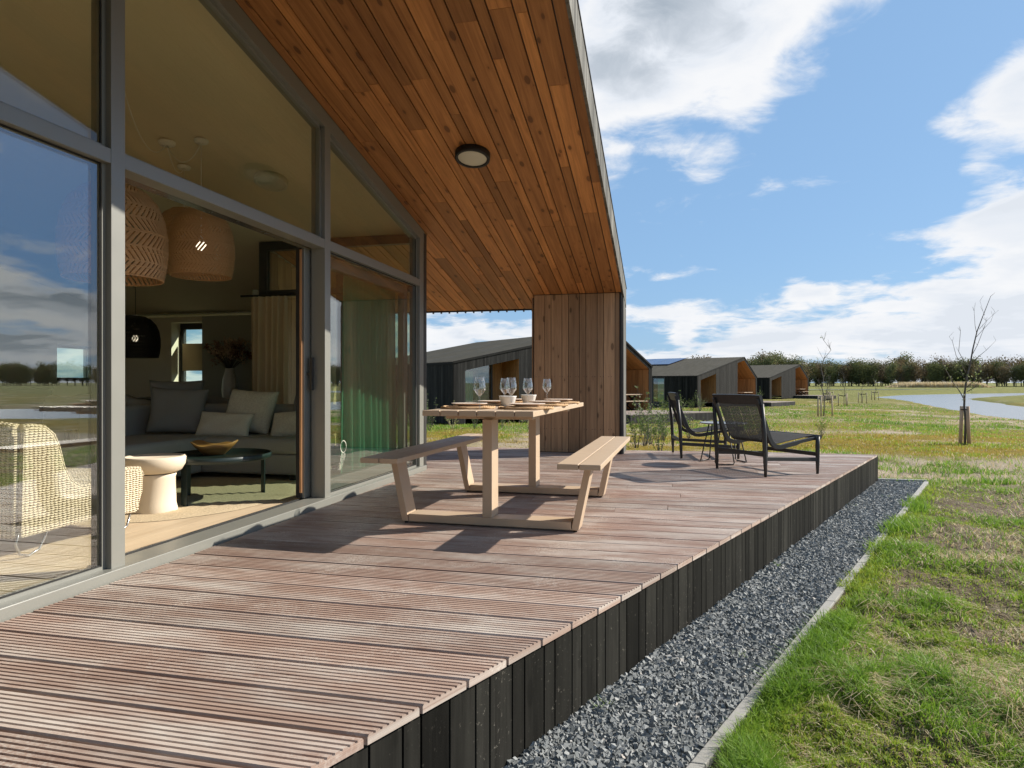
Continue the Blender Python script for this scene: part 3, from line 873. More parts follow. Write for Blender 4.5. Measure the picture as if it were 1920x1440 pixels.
# ------------------------------------------------------------------ wooden deck
FAR = [(-4.75, 9.62), (-0.5, 9.62), (2.83, 9.98)]
def far_edge(x):
    return float(np.interp(x, [p[0] for p in FAR], [p[1] for p in FAR]))
def build_deck():
    root = thing('terrace_deck', 'large reddish brown grooved timber deck along the glass facade', 'deck', (0, 0, 0))
    mb = MB()
    PITCH, Wb = 0.194, 0.181
    y0 = 1.657-.0035-.194*8
    k = 0
    while y0 < 9.80:
        prof = [(0.0, -.028), (0.0, -.006), (.0045, 0.0)]
        ng = 7; step = Wb/(ng+1)
        for g in range(ng):
            c = step*(g+1)
            prof += [(c-.0046, 0.0), (c-.0034, -.0055), (c+.0034, -.0055), (c+.0046, 0.0)]
        prof += [(Wb-.0045, 0.0), (Wb, -.006), (Wb, -.028)]
        ymax = y0+Wb
        xs0 = -2.585 if y0 < 6.85 else -4.7
        if ymax > 9.62:
            xs0 = None
        def xs(y): return xs0 if xs0 is not None else (-0.5 if y < 9.62 else -0.5+(y-9.62)*9.25)
        def xe(y): return XE(y)+.012
        cuts = []
        if xs0 is not None and y0 > 4.5:
            cuts = [(-1.0+(k % 3)*.55 + random.uniform(-.1, .1))]
            if y0 > 7.4: cuts.append(0.95+random.choice([0, 0, .35]))
        segs = []; a = None
        for c in cuts:
            if (xs0 if a is None else a)+.4 < c < xe(y0)-.3:
                segs.append((a, c-.002)); a = c+.002
        segs.append((a, None))
        dz = random.uniform(-.0012, .0012)
        for a, b in segs:
            r = random.random(); o = r*23
            n = len(prof)
            if a is None and xs(y0+Wb) > xe(y0+Wb)-.02: continue
            A = [((xs(y0+py) if a is None else a), y0+py, pz+dz) for py, pz in prof]
            B = [((xe(y0+py) if b is None else b), y0+py, pz+dz) for py, pz in prof]
            for i in range(n):
                j = (i+1) % n
                mb.face([A[i], B[i], B[j], A[j]], [(A[i][0]+o, prof[i][0]+o), (B[i][0]+o, prof[i][0]+o), (B[j][0]+o, prof[j][0]+o), (A[j][0]+o, prof[j][0]+o)], r)
            mb.face(list(reversed(B)), [(o+p[0]*.1, o+p[1]*3) for p in reversed(prof)], r)
            mb.face(A, [(o+p[0]*.1, o+p[1]*3) for p in prof], r)
        y0 += PITCH; k += 1
    mb.build('deck_boards', M['deck'], root)
    # dark vertical boards closing the side of the deck
    mb = MB()
    dirv = Vector((.4352, 1, 0)).normalized(); nrm = Vector((dirv.y, -dirv.x, 0))
    s = 0.0; p0 = Vector((XE(.2)-.004, .2, 0)); wide = True
    L = (9.97-.2)/dirv.y
    while s < L:
        w = .118 if wide else .066
        w = min(w, L-s)
        if w > .02:
            c = p0+dirv*s-nrm*.022+Vector((0, 0, -.50))
            mb.hexa(c, ((0, 0, .4715), tuple(dirv*w), tuple(nrm*.020)))
        s += w+.009; wide = not wide if random.random() < .85 else wide
    # far end, facing the meadow
    x = -4.6
    while x < 2.75:
        w = random.choice((.118, .066)); ya = far_edge(x)-.03; yb = far_edge(x+w)-.03
        mb.hexa((x, ya, -.5), ((0, 0, .4715), (w, yb-ya, 0), (0, .02, 0)))
        x += w+.005
    mb.build('skirt_boards', M['black_clad'], root)
    mb = MB()
    y = .3
    while y < 9.5:
        x0 = -2.5 if y < 6.9 else -4.6
        mb.box(x0, XE(y)-.05, y, y+.05, -.15, -.0295)
        y += .6
    mb.hexa((XE(.2)-.08, .2, -.5), ((XE(9.9)-XE(.2), 9.7, 0), (.03, 0, 0), (0, 0, .46)))
    mb.build('joists', M['black_matt'], root)
build_deck()

# ------------------------------------------------------------------ the lodge with the glass front
SL = 0.2126; YR = 2.6
def zs(y):
    """underside of the roof"""
    return 3.118-SL*(y-4.693) if y >= YR else 3.118-SL*(YR-4.693)-0.477*(YR-y)
FX = -2.63
XV = -0.60                                   # outer edge of the overhang
def build_lodge():
    H = thing('glass_fronted_lodge', 'glass fronted timber lodge with deep larch lined overhang beside the deck', 'house')
    dn = Vector((0, 1, -SL)).normalized(); up = Vector((0, SL, 1)).normalized()
    # --- overhang lining
    mb = MB()
    def planks(x0, x1, ya, yb, wide, endf=None):
        x = x1
        while x > x0+.02:
            w = .147 if wide else .076
            w = min(w, x-x0)
            ye = endf(x-w/2) if endf else yb
            y = ya-random.uniform(0, 2.2)
            while y < ye:
                y2 = min(y+random.uniform(1.3, 3.6), ye)
                if ye-y2 < .35: y2 = ye
                a = max(y, ya)
                if y2-a > .03:
                    p = Vector((x-w, a, zs(a)))
                    ln = (Vector((0, y2-.0025, zs(y2-.0025)))-Vector((0, a, zs(a))))
                    dz = up*random.uniform(0, .0015)
                    mb.hexa(p+dz, (tuple(ln), (w, 0, 0), tuple(up*.02)))
                y = y2
            x -= w+.011; wide = not wide
    planks(FX+.005, XV, YR, 9.63, False, lambda x: 9.05 if x > -1.83 else 9.63)
    planks(-4.69, FX-.002, 6.97, 9.63, True)
    mb.build('overhang_lining', M['soffit'], H)
    # --- roof
    mb = MB()
    def slab(x0, x1, lo, hi, grow=0.0):
        pts = [(-3.4, zs(-3.4)), (YR, zs(YR)), (9.67, zs(9.67))]
        for (ya, za), (yb, zb) in zip(pts, pts[1:]):
            mb.face([(x0, ya, za+lo), (x0, yb, zb+lo), (x1, yb, zb+lo), (x1, ya, za+lo)])
            mb.face([(x0, ya, za+hi), (x1, ya, za+hi), (x1, yb, zb+hi), (x0, yb, zb+hi)])
            for x in (x0, x1):
                q = [(x, ya, za+lo), (x, ya, za+hi), (x, yb, zb+hi), (x, yb, zb+lo)]
                mb.face(q if x == x0 else q[::-1])
        mb.face([(x0, 9.67, pts[2][1]+lo), (x0, 9.67, pts[2][1]+hi), (x1, 9.67, pts[2][1]+hi), (x1, 9.67, pts[2][1]+lo)])
        mb.face([(x0, -3.4, pts[0][1]+lo), (x1, -3.4, pts[0][1]+lo), (x1, -3.4, pts[0][1]+hi), (x0, -3.4, pts[0][1]+hi)])
    slab(-9.6, XV-.004, .023, .20)
    mb.build('roof', M['zinc'], H)
    mb = MB()
    y = -3.4
    while y < 9.65:                           # upright boards along the roof verge
        w = .118 if random.random() < .55 else .072
        y2 = min(y+w, 9.67)
        r = random.random(); o = r*31
        X0, X1 = XV+.0, XV+.024
        q = [(y, zs(y)-.012), (y2, zs(y2)-.012), (y2, zs(y2)+.262), (y, zs(y)+.262)]
        for X, s in ((X1, 1), (X0, -1)):
            f = [(X, a, b) for a, b in q]; u = [(b+o, a+o) for a, b in q]
            mb.face(f if s > 0 else f[::-1], u if s > 0 else u[::-1], r)
        for a, b in zip(q, q[1:]+q[:1]):
            mb.face([(X1, *a), (X0, *a), (X0, *b), (X1, *b)], [(o, o), (o+.02, o), (o+.02, o+.1), (o, o+.1)], r)
        y = y2+.005
    for i, (a, w) in enumerate(((9.07, .118), (9.193, .118), (9.316, .072), (9.393, .118), (9.516, .118))):
        mb.hexa((XV, a, -.02), ((0, 0, zs(a+w)-.02), (0, w, 0), (.024, 0, 0)))
    mb.build('verge_boards', M['grey_clad'], H)
    mb = MB()
    for ya, yb in ((-3.4, YR), (YR, 9.69)):
        A, B = Vector((XV-.10, ya, zs(ya)+.265)), Vector((XV-.10, yb, zs(yb)+.265))
        mb.hexa(A, (tuple(B-A), (.132, 0, 0), (0, 0, .012)))
    A = Vector((-4.72, 9.66, zs(9.66)-.012))
    mb.hexa(A, ((4.1, 0, 0), (0, .02, 0), (0, 0, .06)))
    x = -4.7
    while x < -1.8:                           # corrugation ends showing under the eave
        mb.box(x, x+.02, 9.665, 9.695, zs(9.66)-.03, zs(9.66)-.010)
        x += .13
    mb.build('roof_trim', M['zinc'], H)
    # --- larch clad end wall under the overhang
    mb = MB()
    x = XV-.004; wide = False
    while x > -1.80:
        w = min(.147 if wide else .082, x+1.84)
        if w > .02:
            mb.hexa((x-w, 9.055, .012), ((0, 0, zs(9.06)-.016), (w, 0, 0), (0, .021, 0)))
        x -= w+.0065; wide = not wide
    for a in np.arange(9.08, 9.5, .125):
        mb.hexa((-1.845, a, .012), ((0, 0, zs(a+.12)-.016), (0, .118, 0), (.02, 0, 0)))
    for i, x in enumerate(np.arange(-1.76, -.66, .1115)):
        for z in (.05, .33, 1.05):
            for dx in (-.018, .018):
                mb.lathe([(0, -.002), (.004, -.0018), (.004, .004)], 8, (x+dx, 0, 0), mi=1)
                n = 24
                for q in range(len(mb.v)-n, len(mb.v)):
                    a, b, c = mb.v[q]; mb.v[q] = (a, 9.054+c, z+b)
    mb.build('porch_wall_lining', [M['wallwood'], M['chrome']], H)
    mb = MB()
    mb.box(-1.823, XV-.002, 9.078, 9.60, 0.0, zs(9.6)-.002)
    mb.box(XV-.03, XV+.0, 9.045, 9.078, 0.0, zs(9.08)-.002)
    mb.build('porch_wall_core', M['black_matt'], H)
    # --- aluminium curtain wall
    D0, D1 = FX-.12, FX
    P1, P2, P3 = (2.684, 2.769), (4.745, 4.835), (6.80, 6.92)
    TR = (2.022, 2.094)
    mb = MB()
    for (a, b) in (P1, P2, P3, (.02, .105)):
        mb.face([(D1, a, .05), (D1, b, .05), (D1, b, zs(b)-.10), (D1, a, zs(a)-.10)])
        mb.face([(D0, b, .05), (D0, a, .05), (D0, a, zs(a)-.10), (D0, b, zs(b)-.10)])
        mb.face([(D0, a, .05), (D1, a, .05), (D1, a, zs(a)-.10), (D0, a, zs(a)-.10)])
        mb.face([(D1, b, .05), (D0, b, .05), (D0, b, zs(b)-.10), (D1, b, zs(b)-.10)])
    segs = [(.105, P1[0]), (P1[1], P2[0]), (P2[1], P3[0]), (-.9, .02)]
    for a, b in segs:
        mb.box(D0+.01, D1-.0015, a, b, *TR)
    mb.build('facade_mullions', M['frame'], H, bevel=.0025)
    mb = MB()
    mb.box(D0-.02, D1+.032, -.9, 6.935, -.02, .050)
    mb.build('facade_sill', M['frame'], H, bevel=.004)
    mb = MB()
    for ya, yb in ((-.9, YR), (YR, 6.92)):
        A, B = Vector((D0, ya, zs(ya)-.122)), Vector((D0, yb, zs(yb)-.122))
        mb.hexa(A, (tuple(B-A), (D1-D0+.002, 0, 0), (0, 0, .121)))
    mb.build('facade_top_rail', M['frame'], H)
    # slim glazing beads round the panes
    mb = MB()
    gx = FX-.045
    for a, b in segs[:3]:
        for y in (a, b-.022):
            s = (1 if (a, b) != segs[1] else 0)
            mb.box(gx-.02, gx+.012, y, y+.022, TR[1], zs(y)-.122)
            if s: mb.box(gx-.02, gx+.012, y, y+.022, .05, TR[0])
        A, B = Vector((gx-.02, a, zs(a)-.146)), Vector((gx-.02, b, zs(b)-.146))
        if a < YR < b:
            Mid = Vector((gx-.02, YR, zs(YR)-.146))
            mb.hexa(A, (tuple(Mid-A), (.032, 0, 0), (0, 0, .024))); mb.hexa(Mid, (tuple(B-Mid), (.032, 0, 0), (0, 0, .024)))
        else:
            mb.hexa(A, (tuple(B-A), (.032, 0, 0), (0, 0, .024)))
        mb.box(gx-.02, gx+.012, a+.022, b-.022, TR[1], TR[1]+.018)
        if s: mb.box(gx-.02, gx+.012, a+.022, b-.022, .05, .066)
    mb.build('glazing_beads', M['frame'], H)
    for a, b in (segs[0], segs[2]):
        mb = MB()
        for y in (a+.022, b-.028):
            mb.box(gx+.001, gx+.006, y, y+.006, .066, TR[0]); mb.box(gx+.001, gx+.006, y, y+.006, TR[1]+.018, zs(y)-.15)
        mb.box(gx+.001, gx+.006, a+.028, b-.028, .066, .073); mb.box(gx+.001, gx+.006, a+.028, b-.028, TR[0]-.008, TR[0])
        mb.build('gasket', M['rubber'], H)
    def pane(a, b, z0, top, mat, x=gx-.024, name='glass_pane'):
        mb = MB()
        poly = [(a, z0), (b, z0), (b, top(b)), (a, top(a))]
        if a < YR < b and top(a) != top(b):
            poly = [(a, z0), (b, z0), (b, top(b)), (YR, top(YR)), (a, top(a))]
        mb.prism(poly, x, x+.026, mp=lambda p, q, c: (c, p, q))
        return mb.build(name, mat, H)
    flat = lambda y: TR[0]
    slope = lambda y: zs(y)-.125
    pane(.105, P1[0], .05, flat, M['pane'])
    pane(P2[1], P3[0], .05, flat, M['pane'])
    pane(-.9, .02, .05, flat, M['pane'])
    pane(.105, P1[0], TR[1], slope, M['pane_upper'])
    pane(P1[1], P2[0], TR[1], slope, M['pane_upper'])
    pane(P2[1], P3[0], TR[1], slope, M['pane_upper'])
    # --- sliding door, pushed open behind the right hand pane
    dr = bpy.data.objects.new('sliding_door', None); COL.objects.link(dr); dr.parent = H
    mb = MB()
    xa, xb = -2.835, -2.765
    mb.box(xa, xb, 4.668, 4.775, .055, 2.02); mb.box(xa, xb, 6.68, 6.78, .055, 2.02)
    mb.box(xa, xb, 4.775, 6.68, .055, .15); mb.box(xa, xb, 4.775, 6.68, 1.93, 2.02)
    mb.build('door_frame', M['frame'], dr, bevel=.003)
    mb = MB()
    mb.box(xa+.004, xb-.022, 4.655, 4.668, .06, 2.015)
    mb.build('door_edge_seal', M['rubber'], dr)
    mb = MB()
    mb.box(xb-.030, xb-.012, 4.648, 4.656, .10, 2.0)
    mb.build('copper_strip', plain('coppery_strip', (0.50, 0.27, 0.14), .35, .3), dr)  # thin copper-coloured strip down the edge of the open door
    mb = MB()
    mb.box(xa+.02, xa+.05, 4.775, 6.68, .15, 1.93)
    mb.build('door_glass', M['pane_clear'], dr)
    mb = MB()
    mb.box(xb+.0, xb+.03, 4.70, 4.73, 1.02, 1.04); mb.box(xb+.03, xb+.045, 4.70, 4.73, .90, 1.16)
    mb.build('handle', M['dark_frame'], dr)
    mb = MB()
    mb.box(-2.86, -2.75, 2.77, 6.80, .02, .030); mb.box(-2.815, -2.80, 2.77, 6.80, .03, .052); mb.box(-2.86, -2.752, 2.77, 6.8, 2.04, 2.09)
    mb.build('door_track', M['chrome'], H)
    # --- glass end of the living room inside the covered corner
    mb = MB()
    yb0, yb1 = 6.93, 7.01
    zt = zs(7.0)-.002
    for a, b in ((-2.73, FX), (-4.70, -4.60), (-3.70, -3.62)):
        mb.box(a, b, yb0, yb1, .05, zt-.1)
    mb.box(-4.70, FX, yb0-.01, yb1+.02, -.02, .05); mb.box(-4.6, -3.70, yb0+.01, yb1-.002, 1.985, 2.055); mb.box(-3.62, -2.73, yb0+.01, yb1-.002, 1.985, 2.055)
    mb.box(-4.70, FX, yb0, yb1, zt-.1, zt)
    mb.build('corner_window_frame', M['dark_frame'], H)
    for a, b in ((-4.6, -3.70), (-3.62, -2.73)):
        for z0, z1 in ((.05, 1.985), (2.055, zt-.1)):
            mb = MB(); mb.box(a, b, yb0+.03, yb0+.055, z0, z1)
            mb.build('glass_pane', M['pane_clear'], H)
    # --- inside
    mb = MB()
    mb.face([(-9, -.9, .02), (D0+.005, -.9, .02), (D0+.005, 6.95, .02), (-9, 6.95, .02)], [(0, 0), (0, 6.4), (7.85, 6.4), (7.85, 0)])
    mb.face([(-9, 6.95, .02), (-4.7, 6.95, .02), (-4.7, 9.4, .02), (-9, 9.4, .02)], [(7.85, 0), (7.85, 4.3), (10.3, 4.3), (10.3, 0)])
    y = -.9
    fl = MB()
    row = 0; x = -9.0
    while x < D0:
        w = .18; y = -.9-random.uniform(0, 1.5)
        x2 = min(x+w, D0+.004)
        yend = 9.4 if x2 < -4.72 else 6.93
        while y < yend:
            y2 = min(y+2.0, yend)
            fl.hexa((x, max(y, -.9), .021), ((0, y2-.0015-max(y, -.9), 0), (x2-x-.0015, 0, 0), (0, 0, .006))) if y2 > -.8 else None
            y = y2
        x = x2
    mb.build('subfloor', M['dark_wood'], H)
    fl.build('oak_floor', M['oak'], H)
    mb = MB()
    def ceil(x0, x1, ya, yb):
        l = (yb-ya)*1.02
        mb.face([(x0, ya, zs(ya)-.0), (x0, yb, zs(yb)), (x1, yb, zs(yb)), (x1, ya, zs(ya))], [(0, x0), (l, x0), (l, x1), (0, x1)])
    ceil(-9, FX-.005, -.9, YR); ceil(-9, FX-.005, YR, 6.97); ceil(-9, -4.7, 6.97, 9.4)
    mb.build('ceiling', M['ceiling'], H)
    mb = MB()
    def wallx(x0, x1, ya, yb, z0=0.0, z1=None, lift=0.0):
        """wall slab running along y"""
        pts = [ya]+([YR] if ya < YR < yb else [])+[yb]
        for a, b in zip(pts, pts[1:]):
            ta, tb = (zs(a)-.001, zs(b)-.001) if z1 is None else (z1, z1)
            P = [(x0, a, z0), (x1, a, z0), (x1, b, z0), (x0, b, z0), (x0, a, ta), (x1, a, ta), (x1, b, tb), (x0, b, tb)]
            for f in ((3, 2, 1, 0), (4, 5, 6, 7), (0, 1, 5, 4), (2, 3, 7, 6), (1, 2, 6, 5), (3, 0, 4, 7)):
                mb.face([P[i] for i in f])
    # back wall with a wide opening added for light, and a window opening y 8.3..8.9, z 1.0..1.58
    wy0, wy1, wz0, wz1 = 8.18, 8.93, 1.0, 1.56
    wallx(-9.3, -9, -.9, .3); wallx(-9.3, -9, 4.6, wy0); wallx(-9.3, -9, .3, 4.6, 0, .95); wallx(-9.3, -9, .3, 4.6, 2.15, None); wallx(-9.3, -9, wy1, 9.7); wallx(-9.3, -9, wy0, wy1, 0, wz0); wallx(-9.3, -9, wy0, wy1, wz1, None)
    mb.build('back_wall', M['plaster'], H); mb = MB()
    mb.box(-9, -8.4, -1.2, -.9, 0, zs(-1.2)-.01)
    mb.build('side_wall', M['plaster'], H); mb = MB()
    mb.box(-3.4, FX-.15, -1.2, -.9, 0, zs(-1.2)-.01)
    mb.build('side_wall', M['plaster'], H); mb = MB()
    # end wall with a tall window x -7.91..-7.35
    t = zs(9.7)-.002
    mb.box(-9, -7.93, 9.3, 9.62, 0, t); mb.box(-7.93, -7.35, 9.3, 9.62, 1.96, t)
    mb.build('end_wall', M['plaster'], H)
    mb = MB()
    mb.box(-7.35, -4.8, 9.3, 9.62, 0, t)
    mb.box(-4.80, -4.722, 6.95, 9.62, 0, zs(9.62)-.002)
    mb.build('grey_plaster_wall', M['plaster_dim'], H)
    mb = MB()
    a = 7.02
    while a < 9.6:
        w = .147
        mb.hexa((-4.72, a, .0), ((0, 0, zs(a+w)-.005), (0, w, 0), (.02, 0, 0))); a += w+.006
    mb.build('corner_wall_lining', M['wallwood'], H)
    mb = MB()
    for x in np.arange(-9.58, -4.85, .13):
        if -8.05 < x < -7.34: continue
        mb.hexa((x, 9.621, -.4), ((0, 0, t+.38), (.124, 0, 0), (0, .02, 0)))
    mb.build('outer_cladding', M['black_clad'], H)
    def window(name, boxes, glassb, extra=None):
        f = MB()
        for b in boxes: f.box(*b)
        fo = f.build('window', M['dark_frame'], H)
        g = MB(); g.box(*glassb); g.build('glass', M['pane_clear'], fo)
        return fo
    window('w', [(-9.2, -9.12, .3, .36, .95, 2.15), (-9.2, -9.12, 2.4, 2.46, .95, 2.15), (-9.2, -9.12, 4.54, 4.6, .95, 2.15), (-9.2, -9.12, .36, 4.54, .95, 1.01), (-9.2, -9.12, .36, 4.54, 2.09, 2.15)], (-9.17, -9.145, .36, 4.54, 1.01, 2.09))  # out-of-view window, added to let more daylight into the room
    window('w', [(-8.4, -8.33, -1.1, -1.02, 0, 1.8), (-5.95, -5.88, -1.1, -1.02, 0, 1.8), (-3.47, -3.4, -1.1, -1.02, 0, 1.8), (-8.33, -3.47, -1.1, -1.02, 0, .06), (-8.33, -3.47, -1.1, -1.02, 1.73, 1.8)], (-8.33, -3.47, -1.07, -1.05, .06, 1.73))  # unseen glazing put into the side wall as fill light for the room
    y0, y1 = 9.50, 9.56
    wn = window('w', [(-7.93, -7.86, y0, y1, 0, 1.96), (-7.44, -7.35, y0, y1, 0, 1.96), (-7.86, -7.44, y0, y1, 1.86, 1.96), (-7.86, -7.44, y0, y1, 0, .1)], (-7.86, -7.44, 9.52, 9.545, .1, 1.86))
    mb = MB(); mb.box(-7.86, -7.44, 9.47, 9.49, 1.17, 1.62); mb.build('blind', M['beige_curtain'], wn)
    window('w', [(-9.2, -9.12, wy0, wy0+.05, wz0, wz1), (-9.2, -9.12, wy1-.05, wy1, wz0, wz1), (-9.2, -9.12, wy0+.05, wy1-.05, wz0, wz0+.05), (-9.2, -9.12, wy0+.05, wy1-.05, wz1-.05, wz1)], (-9.17, -9.145, wy0+.05, wy1-.05, wz0+.05, wz1-.05))
    # --- round sticker with lines of small dots on the glass
    mb = MB()
    sx = gx+.004
    cy, cz, R0 = 5.13, .42, .052
    n = 40
    for i in range(n):
        a0, a1 = 2*pi*i/n, 2*pi*(i+1)/n
        w = .004*(1+.5*sin(a0*2))
        mb.face([(sx, cy+cos(a)*r, cz+sin(a)*r) for a, r in ((a0, R0-w), (a0, R0), (a1, R0), (a1, R0-w))][::-1])
    for row in range(16):
        z = cz-.062-row*.0085
        sh = -row*.0035
        y = cy-.047+sh+random.uniform(0, .01)
        while y < cy+.040+sh*.6-.0012*row*row*.2:
            if random.random() < .72:
                mb.face([(sx, y, z), (sx, y+.0035, z), (sx, y+.0035, z+.0035), (sx, y, z+.0035)])
            y += .0068
    mb.build('window_sticker', plain('cream_vinyl', (.75, .74, .62), .6), H)
build_lodge()

def ceiling_light(loc, R, ring, label):
    t = thing('ceiling_light', label, 'ceiling light', loc)
    t.rotation_euler = (-math.atan(SL), 0, 0)
    mb = MB(); mb.lathe([(R*.82, .0), (R, .0), (R, -.045), (R*.985, -.055), (R*.84, -.055), (R*.82, -.045)], 40)
    mb.build('trim_ring', ring, t)
    mb = MB(); mb.lathe([(.001, -.062), (R*.3, -.061), (R*.6, -.058), (R*.82, -.046)], 40)
    mb.build('diffuser', M['opal'], t)
ceiling_light((-1.64, 5.50, zs(5.5)), .152, M['black_matt'], 'round opal ceiling light with black ring on the larch overhang')
ceiling_light((-3.69, 5.64, zs(5.64)), .155, M['opal'], 'round pale ceiling light on the sloping ceiling behind the upper glass')

# ------------------------------------------------------------------ picnic table and what stands on it
def picnic_table():
    T = thing('picnic_table', 'sand coloured metal picnic table with two attached benches on the deck', 'picnic table', (-1.14, 5.02, .001), radians(-1.4))
    # local: x across, y along; table top 0.78
    mb = MB()
    W, L0, L1 = .365, -1.03, 1.06
    n = 6; w = (2*W-(n-1)*.006)/n
    for i in range(n):
        x = -W+i*(w+.006)
        mb.box(x, x+w, L0, L1, .745, .780, along='y')
    mb.build('table_top', M['taupe'], T, bevel=.003)
    mb = MB()
    for y in (-.80, .54):
        mb.box(-.30, .30, y+.03, y+.13, .715, .7445)
    mb.box(-.05, .05, -.67, .54, .715, .7445)
    mb.build('under_frame', M['taupe'], T, bevel=.003)
    for s in (-1, 1):
        mb = MB()
        a = .52 if s > 0 else -.52-.262
        for i in range(2):
            mb.box(a+i*.135, a+i*.135+.128, -1.07, 1.13, .435, .468, along='y')
        mb.build('bench_seat', M['taupe'], T, bevel=.003)
    for y in (-.80, .54):
        d = .155
        mb = MB()
        mb.box(-.56, .56, y, y+d, .012, .064)
        mb.build('base_beam', M['taupe'], T, bevel=.003)
        mb = MB()
        mb.box(-.033, .033, y, y+d, .0645, .7145)
        mb.build('post', M['taupe'], T, bevel=.003)
        for s in (-1, 1):
            mb = MB()
            x0, x1 = .560*s, .652*s
            t = .048*s
            P = [(x0, .012), (x0+t, .012), (x1+t*.9, .4345), (x1, .4345)]
            if s < 0: P = P[::-1]
            mb.prism(P, y, y+d, mp=lambda a, b, c: (a, c, b))
            # keep faces outward
            mb.build('bench_leg', M['taupe'], T, bevel=.003)
            for yy in (y+.02, y+d-.02):
                mb = MB(); mb.lathe([(0, 0), (.012, 0), (.012, .0115)], 10, (s*.585, yy, 0))
                mb.build('glide', M['black_matt'], T)
picnic_table()
TZ = .782
def table_xy(x, y): return x, y
def wine_glass_proto():
    g = thing('wine_glass', '', 'wine glass')
    mb = MB()
    out = [(.0385, .0), (.036, .0022), (.012, .0045), (.0045, .010), (.0036, .030), (.0036, .078), (.0060, .086), (.022, .104), (.0405, .131), (.0415, .138), (.0375, .165), (.0300, .214)]
    mb.lathe(out, 36)
    inn = [(.0289, .214), (.0364, .165), (.0404, .138), (.0394, .132), (.021, .1065), (.003, .090), (.0002, .0895)]
    mb.lathe([(.0300, .214)]+inn, 36)
    mb.build('bowl_and_stem', M['wine_glass'], g)
    return g
gl = wine_glass_proto()
GL = [(-1.215, 4.235, 'wine glass nearest the left front end of the picnic table'),
      (-1.245, 5.06, 'wine glass beside the nearer white bowl, left of the pair that overlaps'),
      (-1.095, 4.64, 'wine glass just in front of the nearer white bowl'),
      (-1.09, 5.20, 'wine glass standing in front of the farther white bowl'),
      (-1.06, 5.90, 'wine glass at the far end of the picnic table against the larch wall')]
for i, (x, y, l) in enumerate(GL):
    if i == 0:
        gl.location = (x, y, TZ); gl['label'] = l; gl['group'] = 'wine glasses on the picnic table'
    else:
        dup(gl, (x, y, TZ), random.random()*3, l)
def bowl_proto():
    mb = MB()
    mb.lathe([(.0, .004), (.040, .004), (.046, 0), (.048, .002), (.066, .070), (.0685, .075), (.0665, .0765), (.0635, .073), (.045, .010), (.0, .008)], 40)
    return mb.build('serving_bowl', M['white'])
b0 = bowl_proto(); b0.location = (-1.19, 4.93, TZ)
tag(b0, 'small white bowl in the middle of the picnic table, nearer one', 'bowl', 'white bowls on the picnic table')
b1 = b0.copy(); COL.objects.link(b1); b1.location = (-1.15, 5.52, TZ); b1['label'] = 'small white bowl in the middle of the picnic table, farther one'
mb = MB()
mb.lathe([(0, .008), (.055, .006), (.068, 0), (.074, .002), (.122, .0145), (.1265, .018), (.125, .020), (.118, .0185), (.080, .009), (0, .0095)], 48)
pl0 = mb.build('dinner_plate', M['plate'])
mb = MB()
R = .185
for ring in range(13):
    r = .012+ring*.0143
    pts = [(cos(a)*r*1.0, sin(a)*r, .007+.0028*sin(a*int(14+ring*7))) for a in np.linspace(0, 2*pi, max(16, 20+ring*6))[:-1]]
    mb.tube(pts, .0078, 6, closed=True)
mat0 = mb.build('placemat', M['jute'])
PM = [(-1.345, 4.40, 'left near'), (-.935, 4.40, 'right near'), (-1.345, 5.06, 'left middle'), (-.935, 5.06, 'right middle'), (-1.345, 5.74, 'left far'), (-.935, 5.74, 'right far')]
desc = {'left near': 'at the facade side of the table, front place setting', 'right near': 'at the open side of the table, front place setting', 'left middle': 'at the facade side of the table, middle place setting',
        'right middle': 'at the open side of the table, middle place setting', 'left far': 'at the facade side of the table, rear place setting', 'right far': 'at the open side of the table, rear place setting'}
for i, (x, y, n) in enumerate(PM):
    for src, nm, z in ((mat0, 'woven jute placemat ', TZ), (pl0, 'flat sand coloured plate ', TZ+.0155)):
        o = src if i == 0 else src.copy()
        if i: COL.objects.link(o)
        o.location = (x, y+(0.03 if src is pl0 else 0), z); o.rotation_euler = (0, 0, i*1.1)
        tag(o, nm+desc[n], 'placemat' if src is mat0 else 'plate', 'jute placemats on the picnic table' if src is mat0 else 'plates on the picnic table')

